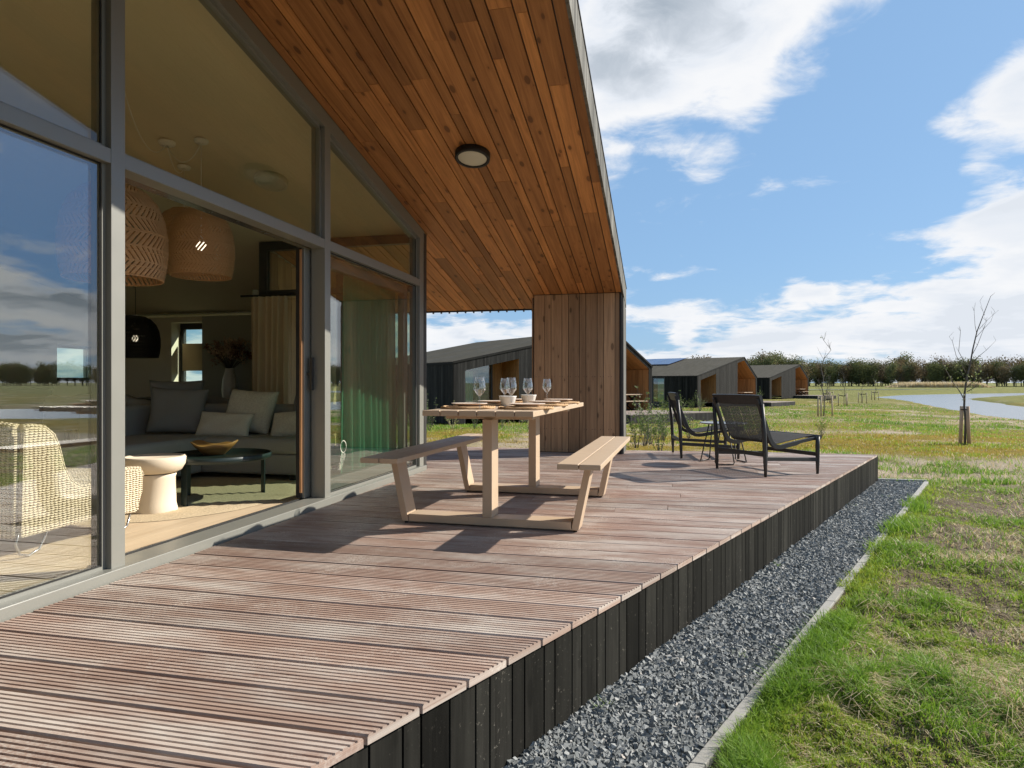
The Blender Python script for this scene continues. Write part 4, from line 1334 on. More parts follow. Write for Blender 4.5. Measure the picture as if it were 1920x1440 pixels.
# ------------------------------------------------------------------ lounge chairs and round side table
def lounge_chair(label, loc, rz):
    T = thing('lounge_chair', label, 'lounge chair', loc, rz, 'black rope lounge chairs on the deck')
    W = .37
    prof = [(.43, .385), (.33, .383), (.18, .362), (.0, .335), (-.10, .318), (-.165, .322), (-.215, .352), (-.255, .42), (-.31, .56), (-.365, .70), (-.405, .800)]
    # smooth the profile
    P = []
    for i in range(len(prof)-1):
        p0, p1, p2, p3 = prof[max(i-1, 0)], prof[i], prof[i+1], prof[min(i+2, len(prof)-1)]
        for t in (0, .25, .5, .75):
            P.append(tuple(.5*((2*p1[q])+(-p0[q]+p2[q])*t+(2*p0[q]-5*p1[q]+4*p2[q]-p3[q])*t*t+(-p0[q]+3*p1[q]-3*p2[q]+p3[q])*t**3) for q in (0, 1)))
    P.append(prof[-1])
    for s in (-1, 1):
        mb = MB()
        row = []
        for i, (x, z) in enumerate(P):
            a = P[max(i-1, 0)]; b = P[min(i+1, len(P)-1)]
            tx, tz = b[0]-a[0], b[1]-a[1]; l = hypot(tx, tz); nx, nz = -tz/l, tx/l
            h = .030+.012*(1 if -.3 < x < .1 else 0)
            yy = s*(W-.035)
            row.append([(x+nx*-.0*h, yy-.017, z), (x-nx*-h, yy-.017, z+nz*h), (x-nx*-h, yy+.017, z+nz*h), (x, yy+.017, z), (x, yy-.017, z)])
        mb.grid(row, smooth=False)
        mb.face([p for p in row[0][:4]]); mb.face([p for p in reversed(row[-1][:4])])
        mb.build('side_rail', M['char'], T)
    for s in (-1, 1):
        for nm, pts, r in (('front_leg', [(.362, s*W, .0), (.362, s*W, .12), (.362, s*W, .30), (.365, s*W, .392)], [.014, .020, .023, .021]),
                           ('rear_leg', [(-.345, s*W, .0), (-.35, s*W, .16), (-.365, s*W, .45), (-.392, s*W, .745)], [.014, .021, .024, .018])):
            mb = MB(); mb.tube(pts, r, 12); mb.build(nm, M['char'], T)
        mb = MB(); mb.bar((-.35, s*W, .185), (.362, s*W, .150), .020, .040); mb.build('side_stretcher', M['char'], T, bevel=.005)
    for x, z in ((-.352, .225), (.362, .205)):
        mb = MB(); mb.bar((x, -W, z), (x, W, z), .022, .042); mb.build('cross_stretcher', M['char'], T, bevel=.005)
    mb = MB(); mb.tube([(.395, -W-.01, .388), (.395, W+.01, .388)], .021, 12); mb.build('front_rail', M['char'], T)
    mb = MB()
    n = 13; row = []
    for i in range(n):
        y = -W+.01+(2*W-.02)*i/(n-1); c = 1-(2*i/(n-1)-1)**2
        row.append([(-.386-.012*c, y, .742-.010*c), (-.362-.012*c, y, .750-.010*c), (-.392-.012*c, y, .838+.004*c), (-.420-.012*c, y, .832+.004*c), (-.386-.012*c, y, .742-.010*c)])
    mb.grid(row, smooth=False); mb.face(row[0][:4][::-1]); mb.face(row[-1][:4])
    mb.build('top_rail', M['char'], T, bevel=.004)
    # rope, strung in four bands from the top rail down to the front rail
    mb = MB()
    for band in range(4):
        for j in range(9):
            y = -.292+band*.150+j*.0165
            pts = [(x, y, z+.012) for x, z in P[2:]]+[(-.40, y, .79)]
            mb.tube(pts, .0050, 5, caps=False)
    mb.build('rope_seat', M['cord'], T)
    return T
ch = lounge_chair('black rope lounge chair at the front of the deck, seen from behind', (1.042, 7.655, .001), radians(35.6))
dup(ch, (.47, 9.13, .001), radians(7.5), 'black rope lounge chair facing the meadow beside the larch wall, seen from its side')
def side_table():
    T = thing('round_side_table', 'low round grey metal side table between the two lounge chairs', 'side table', (.66, 8.34, .001), .5)
    mb = MB(); mb.lathe([(0, .472), (.26, .472), (.272, .476), (.274, .486), (.268, .488), (.262, .481), (0, .480)], 56)
    mb.build('table_top', M['grey_top'], T)
    for i in range(3):
        a = i*2*pi/3
        mb = MB()
        pts = [(cos(a-.22)*.17, sin(a-.22)*.17, .472), (cos(a-.42)*.262, sin(a-.42)*.262, .03), (cos(a-.36)*.268, sin(a-.36)*.268, .011), (cos(a)*.272, sin(a)*.272, .009), (cos(a+.36)*.268, sin(a+.36)*.268, .011), (cos(a+.42)*.262, sin(a+.42)*.262, .03), (cos(a+.22)*.17, sin(a+.22)*.17, .472)]
        mb.tube(pts, .0075, 8); mb.build('leg', M['steel_black'], T)
side_table()

# ------------------------------------------------------------------ living room
FZ = .027
def seat_block(mb, x0, x1, y0, y1, z0, z1, r=.05):
    mb.box(x0, x1, y0, y1, z0, z1)
def sofa():
    T = thing('corner_sofa', 'charcoal grey corner sofa in the living room behind the open door', 'sofa', (0, 0, FZ))
    def part(nm, *b, bev=.045):
        mb = MB(); mb.box(*b); mb.build(nm, M['sofa'], T, bevel=bev, seg=4)
    part('base', -5.40, -3.42, 5.66, 6.62, .05, .25, bev=.03)
    part('base', -5.40, -4.46, 4.35, 5.655, .05, .25, bev=.03)
    part('seat_cushion', -4.455, -3.41, 5.63, 6.40, .252, .40)
    part('seat_cushion', -5.39, -4.462, 5.67, 6.40, .252, .40)
    part('seat_cushion', -5.39, -4.45, 4.34, 5.66, .252, .40)
    part('backrest', -4.45, -3.42, 6.38, 6.64, .39, .70, bev=.06)
    part('backrest', -5.42, -4.46, 6.38, 6.64, .39, .70, bev=.06)
    part('backrest', -5.66, -5.405, 5.35, 6.62, .05, .70, bev=.06)
    for x, y in ((-3.5, 5.72), (-3.5, 6.54), (-5.3, 4.42), (-4.55, 4.42), (-5.3, 6.54)):
        mb = MB(); mb.box(x-.03, x+.03, y-.03, y+.03, 0, .0495)
        mb.build('foot', M['black_matt'], T)
sofa()
def cushion(name, label, loc, w, h, t, rot, mat, group=None):
    n = 22
    mb = MB()
    for s in (1, -1):
        P = []
        for i in range(n+1):
            row = []
            for j in range(n+1):
                u, v = 2*i/n-1, 2*j/n-1
                e = (1-abs(u)**3.2)*(1-abs(v)**3.2)
                th = t*.5*max(e, 0)**.55
                pin = 1-.07*(1-v*v)*abs(u)**2; pin2 = 1-.07*(1-u*u)*abs(v)**2
                wob = .012*sin(u*5+w*9)*cos(v*4+h*7)
                row.append((u*w/2*pin, s*(th+wob*max(e, 0)), v*h/2*pin2))
            P.append(row)
        mb.grid(P if s < 0 else P[::-1])
    o = mb.build(name, mat)
    o.location = loc; o.rotation_euler = rot
    o.modifiers.new('weld', 'WELD').merge_threshold = .002
    return tag(o, label, 'cushion', group)
cushion('cushion', 'large plain grey cushion leaning in the corner of the sofa', (-5.02, 5.98, .67), .56, .50, .20, (-.32, .05, radians(28)), M['cushion_grey'], 'cushions on the sofa')
cushion('cushion', 'square grey cushion standing behind the larger grey cushion', (-5.28, 6.28, .74), .55, .52, .18, (-.2, 0, radians(40)), M['cushion_grey'], 'cushions on the sofa')
cushion('cushion', 'large cream knitted cushion with bobbled edge at the middle of the sofa', (-4.30, 6.18, .66), .60, .48, .20, (-.34, .05, radians(-4)), M['cushion_knit'], 'cushions on the sofa')
cushion('lumbar_cushion', 'long low cream cushion lying in front of the knitted cushion', (-4.42, 5.93, .53), .62, .28, .16, (-.42, .03, radians(2)), M['cushion_cream'], 'cushions on the sofa')
cushion('lumbar_cushion', 'long cream ribbed cushion at the door end of the sofa', (-3.68, 6.02, .54), .54, .30, .17, (-.4, -.1, radians(-4)), M['cushion_knit'], 'cushions on the sofa')
cushion('cushion', 'dark brown cushion standing at the door end of the sofa', (-3.62, 6.26, .66), .50, .44, .18, (-.25, 0, radians(-8)), M['cushion_grey'], 'cushions on the sofa')

T = thing('coffee_table', 'round dark green coffee table on the jute rug', 'coffee table', (-3.50, 4.62, FZ))
mb = MB(); mb.lathe([(0, .322), (.375, .322), (.39, .328), (.392, .368), (.384, .370), (.380, .345), (0, .343)], 56, sx=1.0, sy=1.08)
mb.build('tray_top', M['green_steel'], T)
for x, y in ((-.02, -.355), (-.33, .06), (.17, .34)):
    mb = MB()
    a = atan2(y, x)
    mb.hexa((x-.026*sin(a)*-1-.0, y-.026*cos(a), 0), ((0, 0, .3215), (-sin(a)*.052, cos(a)*.052, 0), (cos(a)*.010, sin(a)*.010, 0)))
    mb.build('leg', M['green_steel'], T)
mb = MB()
prof = [(0, .012), (.05, .010), (.075, 0), (.085, .006), (.150, .060), (.182, .095), (.176, .100), (.14, .066), (.07, .028), (0, .024)]
mb.lathe(prof, 48, sx=1.05, sy=.85)
for i, (a, b, c) in enumerate(mb.v):
    th = atan2(b, a)
    mb.v[i] = (a*(1+.05*sin(3*th+.5)), b*(1+.06*sin(2*th)), c*(1+.16*sin(2*th+1)+.07*sin(5*th)))
mb.uv = [[(u*1.1, v*.3) for u, v in q] for q in mb.uv]
o = mb.build('wooden_bowl', M['bowl_wood']); o.location = (-3.62, 4.72, FZ+.344)
tag(o, 'irregular brown wooden bowl on the dark green coffee table', 'bowl')

T = thing('side_stool', 'cream clay side table shaped like a mushroom beside the coffee table', 'side table', (-3.62, 4.08, FZ))
mb = MB(); mb.lathe([(0, 0), (.150, 0), (.152, .01), (.140, .06), (.138, .25), (.145, .272), (.142, .276)], 48); mb.build('base', M['clay'], T)
mb = MB(); mb.lathe([(0, .2765), (.13, .277), (.178, .300), (.203, .345), (.206, .39), (.198, .402), (.185, .398), (.17, .392), (0, .392)], 48); mb.build('table_top', M['clay'], T)

def woven_chair():
    T = thing('woven_armchair', 'natural woven seagrass armchair seen through the left glass pane', 'armchair', (0, 0, FZ))
    side = [(2.79, .11), (3.00, .115), (3.24, .125), (3.57, .10), (3.62, .23), (3.625, .33), (3.60, .378), (3.50, .388), (3.36, .362), (3.24, .325), (3.16, .325), (3.09, .37), (3.045, .455), (3.015, .57), (2.985, .64), (2.93, .685), (2.86, .695), (2.805, .695)]
    for x in (-3.335, -4.09):
        mb = MB()
        mb.prism(side, x, x+.035, mp=lambda a, b, c: (c, a, b))
        mb.build('side_panel', M['knit'], T, bevel=.012)
        mb = MB()
        mb.tube([(x+.018, a, b) for a, b in side[5:]], .017, 8)
        mb.build('rolled_edge', M['knit'], T)
    mb = MB()
    P = []
    nx = 16
    for i in range(nx+1):
        x = -4.06+.73*i/nx; c = sin(pi*i/nx)
        P.append([(x, 2.795-.05*c*(z/.7), z+.035*c*(z/.7)) for z in np.linspace(.11, .69, 14)])
    mb.grid(P, uvs=lambda i, j: (.73*i/nx, .58*j/13))
    mb.build('back_panel', M['knit'], T, solid=.045)
    mb = MB(); mb.tube([(p[-1][0], p[-1][1], p[-1][2]) for p in P], .024, 8); mb.build('top_roll', M['knit'], T)
    mb = MB()
    seat = [(2.83, .32), (3.05, .295), (3.3, .30), (3.52, .345), (3.60, .35), (3.615, .30), (3.60, .11)]
    P = [[(-4.055+.72*i/10, a, b) for a, b in seat] for i in range(11)]
    mb.grid(P, uvs=lambda i, j: (.07*i, .14*j))
    mb.build('seat', M['knit'], T, solid=.04)
    for x in (-3.32, -4.06):
        mb = MB()
        mb.tube([(x, 2.80, .16), (x, 2.775, .08), (x, 2.80, .022), (x, 2.85, .0065), (x, 2.91, .028), (x, 2.95, .10), (x, 2.965, .16)], .0065, 8)
        mb.build('sled_leg', M['chrome'], T)
        mb = MB()
        mb.tube([(x, 3.42, .16), (x, 3.42, .04), (x, 3.46, .0065), (x, 3.51, .03), (x, 3.54, .12)], .0065, 8)
        mb.build('sled_leg', M['chrome'], T)
woven_chair()
def rug():
    mb = MB()
    n = 90; P = []
    for rr in np.linspace(0, 1, 26):
        row = []
        for j in range(n):
            a = 2*pi*j/n
            r = rr*(1.0+.012*sin(7*a)+.008*sin(13*a))
            row.append((-4.02+cos(a)*1.02*r, 4.62+sin(a)*1.12*r, FZ+.009+.004*sin(rr*26*pi) - (.006 if rr > .99 else 0)))
        row.append(row[0]); P.append(row)
    mb.grid(P)
    tag(mb.build('round_rug', M['rug']), 'large round pale jute rug on the living room floor', 'rug')
rug()
def lampshade_prof(R, Hh):
    k = [(.22, 1.0), (.40, .985), (.62, .92), (.82, .80), (.94, .64), (.995, .46), (1.0, .30), (.97, .14), (.915, .0)]
    out = []
    for i in range(len(k)-1):
        for t in (0, .34, .67):
            out.append((R*(k[i][0]*(1-t)+k[i+1][0]*t), Hh*(k[i][1]*(1-t)+k[i+1][1]*t)))
    out.append((R*k[-1][0], 0))
    return out
def pendant(loc, R, Hh, label, mat, lit, cords=True, black=False):
    T = thing('pendant_lamp', label, 'pendant lamp', loc, random.random(), 'woven pendant lamps')
    pr = lampshade_prof(R, Hh)
    mb = MB(); mb.lathe(pr, 64); mb.build('lamp_shade', mat, T, solid=.006)
    mb = MB()
    for f in (0, .12, .3, .46, .62, .8, .93, 1.0):
        r, z = pr[min(int(f*(len(pr)-1)+.5), len(pr)-1)]
        mb.tube([(cos(a)*r, sin(a)*r, z) for a in np.linspace(0, 2*pi, 49)[:-1]], .005, 6, closed=True)
    mb.build('hoops', M['black_matt'] if black else M['rattan_solid'], T)
    top = zs(loc[1])-loc[2]
    mb = MB(); mb.tube([(0, 0, Hh*.55), (0, 0, top-.03)], .0035, 6); mb.tube([(0, 0, Hh*.50), (0, 0, Hh*.60)], .02, 10)
    mb.build('flex', M['black_matt'] if black else M['white'], T)
    mb = MB(); mb.lathe([(0, -.035), (.05, -.033), (.058, -.02), (.058, -.004)], 24, (0, 0, top)); mb.build('ceiling_rose', M['black_matt'] if black else M['white'], T)
    if lit:
        mb = MB(); mb.lathe([(.001, -.042), (.025, -.036), (.042, -.01), (.040, .015), (.02, .045), (.012, .06)], 20, (0, 0, Hh*.45)); mb.build('bulb', M['bulb'], T)
M['rattan_solid'] = plain('rattan_hoop', (.50, .29, .14), .6)
pendant((-3.75, 3.85, 1.68), .335, .66, 'largest natural rattan pendant lamp, half hidden by the window post', M['rattan'], False)
pendant((-3.92, 4.95, 1.88), .268, .58, 'natural rattan pendant lamp with a lit bulb, nearest the middle of the room', M['rattan'], True)
pendant((-4.39, 5.31, 2.00), .268, .58, 'natural rattan pendant lamp mostly hidden behind the lit one', M['rattan'], False)
pendant((-6.96, 7.50, 1.31), .30, .55, 'black woven pendant lamp over the dining table at the back', M['rattan_black'], True, black=True)
def power_rose():
    T = thing('power_rose', 'white ceiling rose with looped cables feeding the rattan lamps', 'ceiling rose', (-4.25, 4.93, zs(4.93)))
    mb = MB(); mb.lathe([(0, -.04), (.06, -.037), (.07, -.02), (.07, -.003)], 24); mb.build('rose', M['white'], T)
    c = Vector((-4.25, 4.93, zs(4.93)-.03))
    for x, y, sag in ((-3.92, 4.95, .16), (-4.39, 5.31, .12), (-3.75, 3.85, .30)):
        e = Vector((x, y, zs(y)-.03)); pts = []
        for i in range(15):
            t = i/14; p = c.lerp(e, t); p.z -= sag*4*t*(1-t); pts.append(p-T.location)
        mb = MB(); mb.tube(pts, .0032, 6); mb.build('cable', M['white'], T)
power_rose()
def curtain(name, label, p0, p1, z0, z1, folds, amp, mat):
    d = Vector((p1[0]-p0[0], p1[1]-p0[1], 0)); L = d.length; d.normalize(); nv = Vector((-d.y, d.x, 0))
    mb = MB(); P = []; n = folds*10
    for i in range(n+1):
        t = i/n; row = []
        for j in range(9):
            v = j/8
            a = amp*(.55+.45*v)*(sin(2*pi*folds*t+.5*sin(7*t+v))+.35*sin(2*pi*folds*.37*t+1))
            q = Vector((*p0, 0))+d*(L*t)+nv*a
            row.append((q.x, q.y, z1+(z0-z1)*v))
        P.append(row)
    mb.grid(P)
    return tag(mb.build(name, mat), label, 'curtain')
curtain('curtain', 'sea green curtain gathered in the corner behind the right glass pane', (-2.95, 5.70), (-2.94, 6.84), .035, 1.98, 9, .045, M['green_curtain'])
curtain('curtain', 'beige linen curtain gathered beside the sofa at the far window', (-4.72, 6.80), (-4.24, 6.78), .035, 1.96, 6, .055, M['beige_curtain'])
mb = MB(); mb.tube([(-4.85, 6.80, 1.975), (-2.9, 6.80, 1.975)], .012, 8)
tag(mb.build('curtain_rail', M['black_matt']), 'thin black curtain rail along the far window', 'curtain rail')

def dining():
    T = thing('dining_table', 'dark oval dining table at the back of the room', 'dining table', (-6.75, 7.55, FZ))
    mb = MB(); mb.lathe([(0, .70), (.56, .70), (.60, .715), (.60, .728), (.58, .735), (0, .735)], 48, sx=1.0, sy=1.6); mb.build('table_top', M['dark_wood'], T)
    mb = MB(); mb.lathe([(.0, 0), (.34, 0), (.33, .03), (.13, .12), (.10, .4), (.16, .66), (.30, .699)], 32); mb.build('pedestal', M['black_matt'], T)
    def chair(loc, rz, label):
        C = thing('dining_chair', label, 'dining chair', loc, rz, 'grey dining chairs')
        mb = MB(); P = []
        for i in range(13):
            a = -1.9+3.8*i/12
            P.append([(.25*sin(a), -.25*cos(a)*1.0, z) for z in np.linspace(.47, .80-.10*abs(a)/1.9, 6)])
        mb.grid(P); mb.build('backrest', M['sofa'], C, solid=.05)
        mb = MB(); mb.lathe([(0, .40), (.24, .40), (.26, .43), (.25, .47), (0, .485)], 28); mb.build('seat', M['sofa'], C)
        for sx in (-1, 1):
            for sy in (-1, 1):
                mb = MB(); mb.tube([(sx*.15, sy*.15, .40), (sx*.21, sy*.21, 0)], .013, 8); mb.build('leg', M['black_matt'], C)
        return C
    c = chair((-6.05, 6.75, FZ), radians(-50), 'grey upholstered dining chair at the near side of the dining table')
    dup(c, (-5.9, 7.7, FZ), radians(-95), 'grey upholstered dining chair at the sofa side of the dining table')
    dup(c, (-7.55, 7.0, FZ), radians(95), 'grey upholstered dining chair across the dining table')
    dup(c, (-6.75, 6.35, FZ), radians(-5), 'grey upholstered dining chair at the facade end of the dining table')
    mb = MB(); mb.lathe([(0, .006), (.07, .004), (.12, .016), (.128, .02), (.12, .021), (.07, .011), (0, .01)], 32)
    p = mb.build('side_plate', M['white'])
    for i, (x, y) in enumerate(((-6.45, 7.0), (-6.4, 7.6), (-6.98, 7.15), (-6.5, 8.1))):
        o = p if i == 0 else p.copy()
        if i: COL.objects.link(o)
        o.location = (x, y, FZ+.737)
        tag(o, 'white plate laid on the dark dining table', 'plate', 'plates on the dining table')
    mb = MB(); mb.lathe([(0, .004), (.05, 0), (.09, .05), (.10, .09), (.094, .09), (.085, .05), (.05, .012), (0, .012)], 32)
    o = mb.build('fruit_bowl', M['black_matt']); o.location = (-6.72, 7.75, FZ+.737)
    tag(o, 'black bowl in the middle of the dining table', 'bowl')
dining()
def bouquet():
    T = thing('vase_of_dried_flowers', 'dried flower bouquet in a tall white vase on a sideboard by the grey wall', 'vase', (-6.62, 9.0, .62+FZ))
    mb = MB(); mb.lathe([(0, 0), (.07, 0), (.10, .08), (.115, .22), (.10, .38), (.065, .50), (.06, .55), (.055, .55), (.06, .49), (.09, .38), (0, .05)], 28); mb.build('vase', M['white'], T)
    mb = MB(); fl = MB()
    for i in range(60):
        a, e = random.random()*2*pi, random.uniform(.55, 1.45)
        L = random.uniform(.25, .52)
        p0 = Vector((0, 0, .5)); p1 = p0+Vector((cos(a)*cos(e), sin(a)*cos(e), sin(e)))*L
        mb.tube([p0, p0.lerp(p1, .5)+Vector((0, 0, .02)), p1], .003, 4)
        r = random.random()
        for q in range(16):
            c = p1+Vector((random.gauss(0, .03), random.gauss(0, .03), random.gauss(0, .03)))
            u = Vector((random.gauss(0, 1), random.gauss(0, 1), random.gauss(0, 1))).normalized(); w = u.orthogonal().normalized()
            s = random.uniform(.015, .035)
            fl.face([c-u*s, c+w*s*.5, c+u*s, c-w*s*.5], None, r)
    mb.build('stems', M['bark'], T); fl.build('flower_heads', M['dried'], T)
    S_ = thing('sideboard', 'low dark sideboard under the vase of dried flowers', 'sideboard', (-6.4, 9.04, FZ))
    mb = MB(); mb.box(-.75, .75, -.2, .2, .10, .618); mb.build('carcass', M['dark_wood'], S_, bevel=.004)
    for x in (-.375, .375):
        mb = MB(); mb.box(x-.365, x+.365, -.215, -.201, .115, .605); mb.build('door', M['dark_wood'], S_, bevel=.003)
    for x in (-.65, .65):
        for y in (-.14, .14):
            mb = MB(); mb.box(x-.02, x+.02, y-.02, y+.02, 0, .0995); mb.build('leg', M['black_matt'], S_)
    P = thing('potted_fern', 'bushy fern in a yellow glass vase on the back window ledge', 'plant', (-8.93, 8.78, 1.0))
    mb = MB(); mb.lathe([(0, 0), (.05, 0), (.075, .06), (.08, .15), (.06, .22), (.055, .22), (.07, .14), (0, .02)], 24); mb.build('vase', plain('amber_glaze', (.45, .33, .08), .25), P)
    lf = MB()
    for i in range(46):
        a, e = random.random()*2*pi, random.uniform(.05, 1.4); L = random.uniform(.16, .30)
        p = Vector((0, 0, .20)); d = Vector((cos(a)*cos(e), sin(a)*cos(e), sin(e)))
        for q in range(11):
            c = p+d*L*(q/10)+Vector((0, 0, -.10*(q/10)**2)); sd = d.cross(Vector((0, 0, 1))).normalized() if abs(d.z) < .98 else Vector((1, 0, 0))
            s = .035*(1-q/12)
            for sg in (-1, 1):
                lf.face([c, c+sd*sg*s+d*.012, c+sd*sg*s*.9+d*.022, c+d*.016], None, random.random())
    lf.build('fronds', M['leaf_dark'], P)
bouquet()
T = thing('kitchen_counter', 'dark kitchen counter along the back wall', 'counter', (-8.65, 4.6, FZ))
mb = MB(); mb.box(-.34, .30, -3.4, 2.9, .08, .86); mb.build('cabinet', M['dark_wood'], T, bevel=.004)
mb = MB(); mb.box(-.345, .33, -3.42, 2.92, .8605, .90); mb.build('worktop', M['black_matt'], T, bevel=.004)
for i in range(7):
    mb = MB(); mb.box(.301, .318, -3.38+i*.9, -2.50+i*.9, .10, .84); mb.build('cabinet_door', M['dark_frame'], T, bevel=.003)
mb = MB(); mb.box(-.3, .32, -3.36, 2.86, 0, .0795); mb.build('plinth', M['black_matt'], T)

# ------------------------------------------------------------------ the neighbouring lodges
LW, LD = 10.8, 12.0
EZ, RZ, RS = 2.07, 3.72, 0.765
def lz(x):
    s = x/LW
    return EZ+(RZ-EZ)*s/RS if s < RS else RZ+(EZ-RZ)*(s-RS)/(1-RS)
def neighbour():
    H = thing('timber_lodge', '', 'house', (0, 0, 0))
    A0, A1 = .05*LW, .285*LW                 # recessed window bay
    B0, B1 = .64*LW, .985*LW                 # covered porch
    top = lambda x: lz(x)-.40
    ptop = lambda x: lz(x)-.24
    mb = MB(); x = 0.0
    while x < LW-.005:
        w = random.choice((.118, .072)); x2 = min(x+w, LW)
        mid = (x+x2)/2
        z0 = -.32
        if A0 < mid < A1: z0 = top(mid)
        if B0 < mid < B1: z0 = ptop(mid)
        r = random.random(); o = r*31
        y = -.022
        q = [(x, z0 if z0 < 0 else z0+(lz(x)-lz(mid))), (x2, z0 if z0 < 0 else z0+(lz(x2)-lz(mid))), (x2, lz(x2)-.01), (x, lz(x)-.01)]
        mb.face([(a, y, b) for a, b in q], [(b+o, a+o) for a, b in q], r)
        for (a, b), (c, d) in zip(q, q[1:]+q[:1]):
            mb.face([(a, y, b), (a, 0, b), (c, 0, d), (c, y, d)], [(o, o), (o+.02, o), (o+.02, o+.1), (o, o+.1)], r)
        x = x2+.006
    mb.build('front_cladding', M['grey_front'], H)
    mb = MB(); y = 0.0
    V0, V1 = 2.75, 3.85                      # glazed door in the side wall
    while y < LD:
        w = random.choice((.118, .072))
        for xx, s in ((-.022, -1), (LW+.0, 1)):
            z0 = -.32
            if s < 0 and V0-.05 < y+w/2 < V1+.05: z0 = 1.98
            mb.hexa((xx, y, z0), ((0, 0, EZ-.03-z0), (0, min(w, LD-y), 0), (.022, 0, 0)))
        y += w+.006
    mb.build('side_cladding', M['black_clad'], H)
    # body behind the boards
    mb = MB()
    P = [(0, -.3), (A0, -.3), (A0, top(A0)), (A1, top(A1)), (A1, -.3), (B0, -.3), (B0, ptop(B0)), (RS*LW, ptop(RS*LW)), (B1, ptop(B1)), (B1, -.3), (LW, -.3), (LW, EZ-.02), (RS*LW, RZ-.02), (0, EZ-.02)]
    DA, DB = 1.25, 2.5
    for a, b, ta, tb, dep in ((0, A0, None, None, 0), (A0, A1, top(A0), top(A1), 0), (A1, B0, None, None, 0)):
        pts = [a, b]
        z0a = -.32 if ta is None else ta; z0b = -.32 if tb is None else tb
        mb.face([(a, .0, z0a), (b, .0, z0b), (b, .0, lz(b)-.02), (a, .0, lz(a)-.02)])
    for a, b in ((B0, RS*LW), (RS*LW, B1)):
        mb.face([(a, 0, ptop(a)), (b, 0, ptop(b)), (b, 0, lz(b)-.02), (a, 0, lz(a)-.02)])
    mb.face([(B1, 0, -.32), (LW, 0, -.32), (LW, 0, EZ-.02), (B1, 0, lz(B1)-.02)])
    for y0, y1, z0, z1 in ((0, V0, -.32, EZ-.02), (V1, LD, -.32, EZ-.02), (V0, V1, 1.98, EZ-.02), (V0, V1, -.32, 0)):
        mb.face([(0, y1, z0), (0, y0, z0), (0, y0, z1), (0, y1, z1)])
    mb.face([(LW, 0, -.32), (LW, LD, -.32), (LW, LD, EZ-.02), (LW, 0, EZ-.02)])
    mb.face([(LW, LD, -.32), (0, LD, -.32), (0, LD, EZ-.02), (RS*LW, LD, RZ-.02), (LW, LD, EZ-.02)])
    mb.face([(0.1, .1, 0.001), (LW-.1, .1, .001), (LW-.1, LD-.1, .001), (.1, LD-.1, .001)])
    mb.face([(2.6, V0-.2, 0.01), (2.6, V1+1.5, .01), (2.6, V1+1.5, 2.4), (2.6, V0-.2, 2.4)])
    mb.build('wall_core', M['black_matt'], H)
    # larch lining of recess and porch
    mb = MB()
    def vplanks(p0, p1, ztop, z0=0.0, inward=(0, 0, 0)):
        p0, p1 = Vector((*p0, 0)), Vector((*p1, 0)); d = p1-p0; L = d.length; d.normalize(); n = Vector((-d.y, d.x, 0))
        s = 0; wide = True
        while s < L-.01:
            w = min(.147 if wide else .078, L-s); c = p0+d*s; m = p0+d*(s+w/2)
            mb.hexa((c.x, c.y, z0), ((0, 0, ztop(m)-z0), tuple(d*w), tuple(n*.02)))
            s += w+.006; wide = not wide
    vplanks((A1, 0.0), (A1, DA), lambda m: top(A1)-.01)
    vplanks((A1-.55, DA), (A1, DA), lambda m: top(m.x)-.01)
    mb.build('bay_lining', M['house_wood'], H)
    mb = MB()
    vplanks((B1, 0.0), (B1, DB), lambda m: ptop(B1)-.01)
    vplanks((B0+.02, 0.0), (B0+.02, DB), lambda m: ptop(B0)-.01)
    vplanks((B0, DB), (B0+.85, DB), lambda m: ptop(m.x)-.01)
    vplanks((B0+1.95, DB), (B1, DB), lambda m: ptop(m.x)-.01)
    vplanks((B0+.85, DB), (B0+1.95, DB), lambda m: ptop(m.x)-.01, 2.05)
    mb.build('porch_lining', M['house_wood'], H)
    mb = MB()
    y = 0
    for a, b, f, dep in ((A0, A1, top, DA), (B0, RS*LW, ptop, DB), (RS*LW, B1, ptop, DB)):
        y = .0
        if a == B0:
            mb.build('bay_soffit', M['house_wood'], H); mb = MB()
        while y < dep:
            w = .14
            mb.hexa((a, y, f(a)), ((b-a, 0, f(b)-f(a)), (0, min(w, dep-y), 0), (0, 0, .015))); y += w+.006
    mb.build('porch_soffit', M['house_wood'], H)
    # windows
    def win(nm, x0, x1, y, z0, z1, zr=None, curt=None):
        f = MB(); zr = z1 if zr is None else zr
        f.box(x0, x0+.07, y-.03, y+.03, z0, z1-.01); f.box(x1-.07, x1, y-.03, y+.03, z0, zr-.01)
        f.box(x0+.07, x1-.07, y-.03, y+.03, z0, z0+.07)
        f.bar((x0+.02, y, z1-.04), (x1-.02, y, zr-.04), .058, .07)
        if zr-z0 > 2.3: f.box(x0+.07, x1-.07, y-.028, y+.028, 2.0, 2.07)
        w = f.build(nm, M['dark_frame'], H)
        g = MB(); g.prism([(x0+.06, z0+.06), (x1-.06, z0+.06), (x1-.06, zr-.06), (x0+.06, z1-.06)], y-.012, y+.012, mp=lambda a, b, c: (a, c, b)); g.build('glass', M['pane_house'], w)
        if curt:
            c = MB(); P = []
            for a, b in curt:
                P = [[(a+(b-a)*i/40, y+.14+.035*sin(i*1.1), z) for z in (z0+.06, min(z1, 1.98))] for i in range(41)]
                c.grid(P)
            c.build('curtain', M['green_curtain'], w)
        return w
    xa = A1-.57
    win('window', A0+.01, xa, DA-.1, 0.0, top(A0)-.01, top(xa)-.01, ((A0+.1, A0+1.1),))
    win('porch_door', B0+.87, B0+1.93, DB, 0.02, 2.04, None, ((B0+.95, B0+1.5),))
    f = MB()
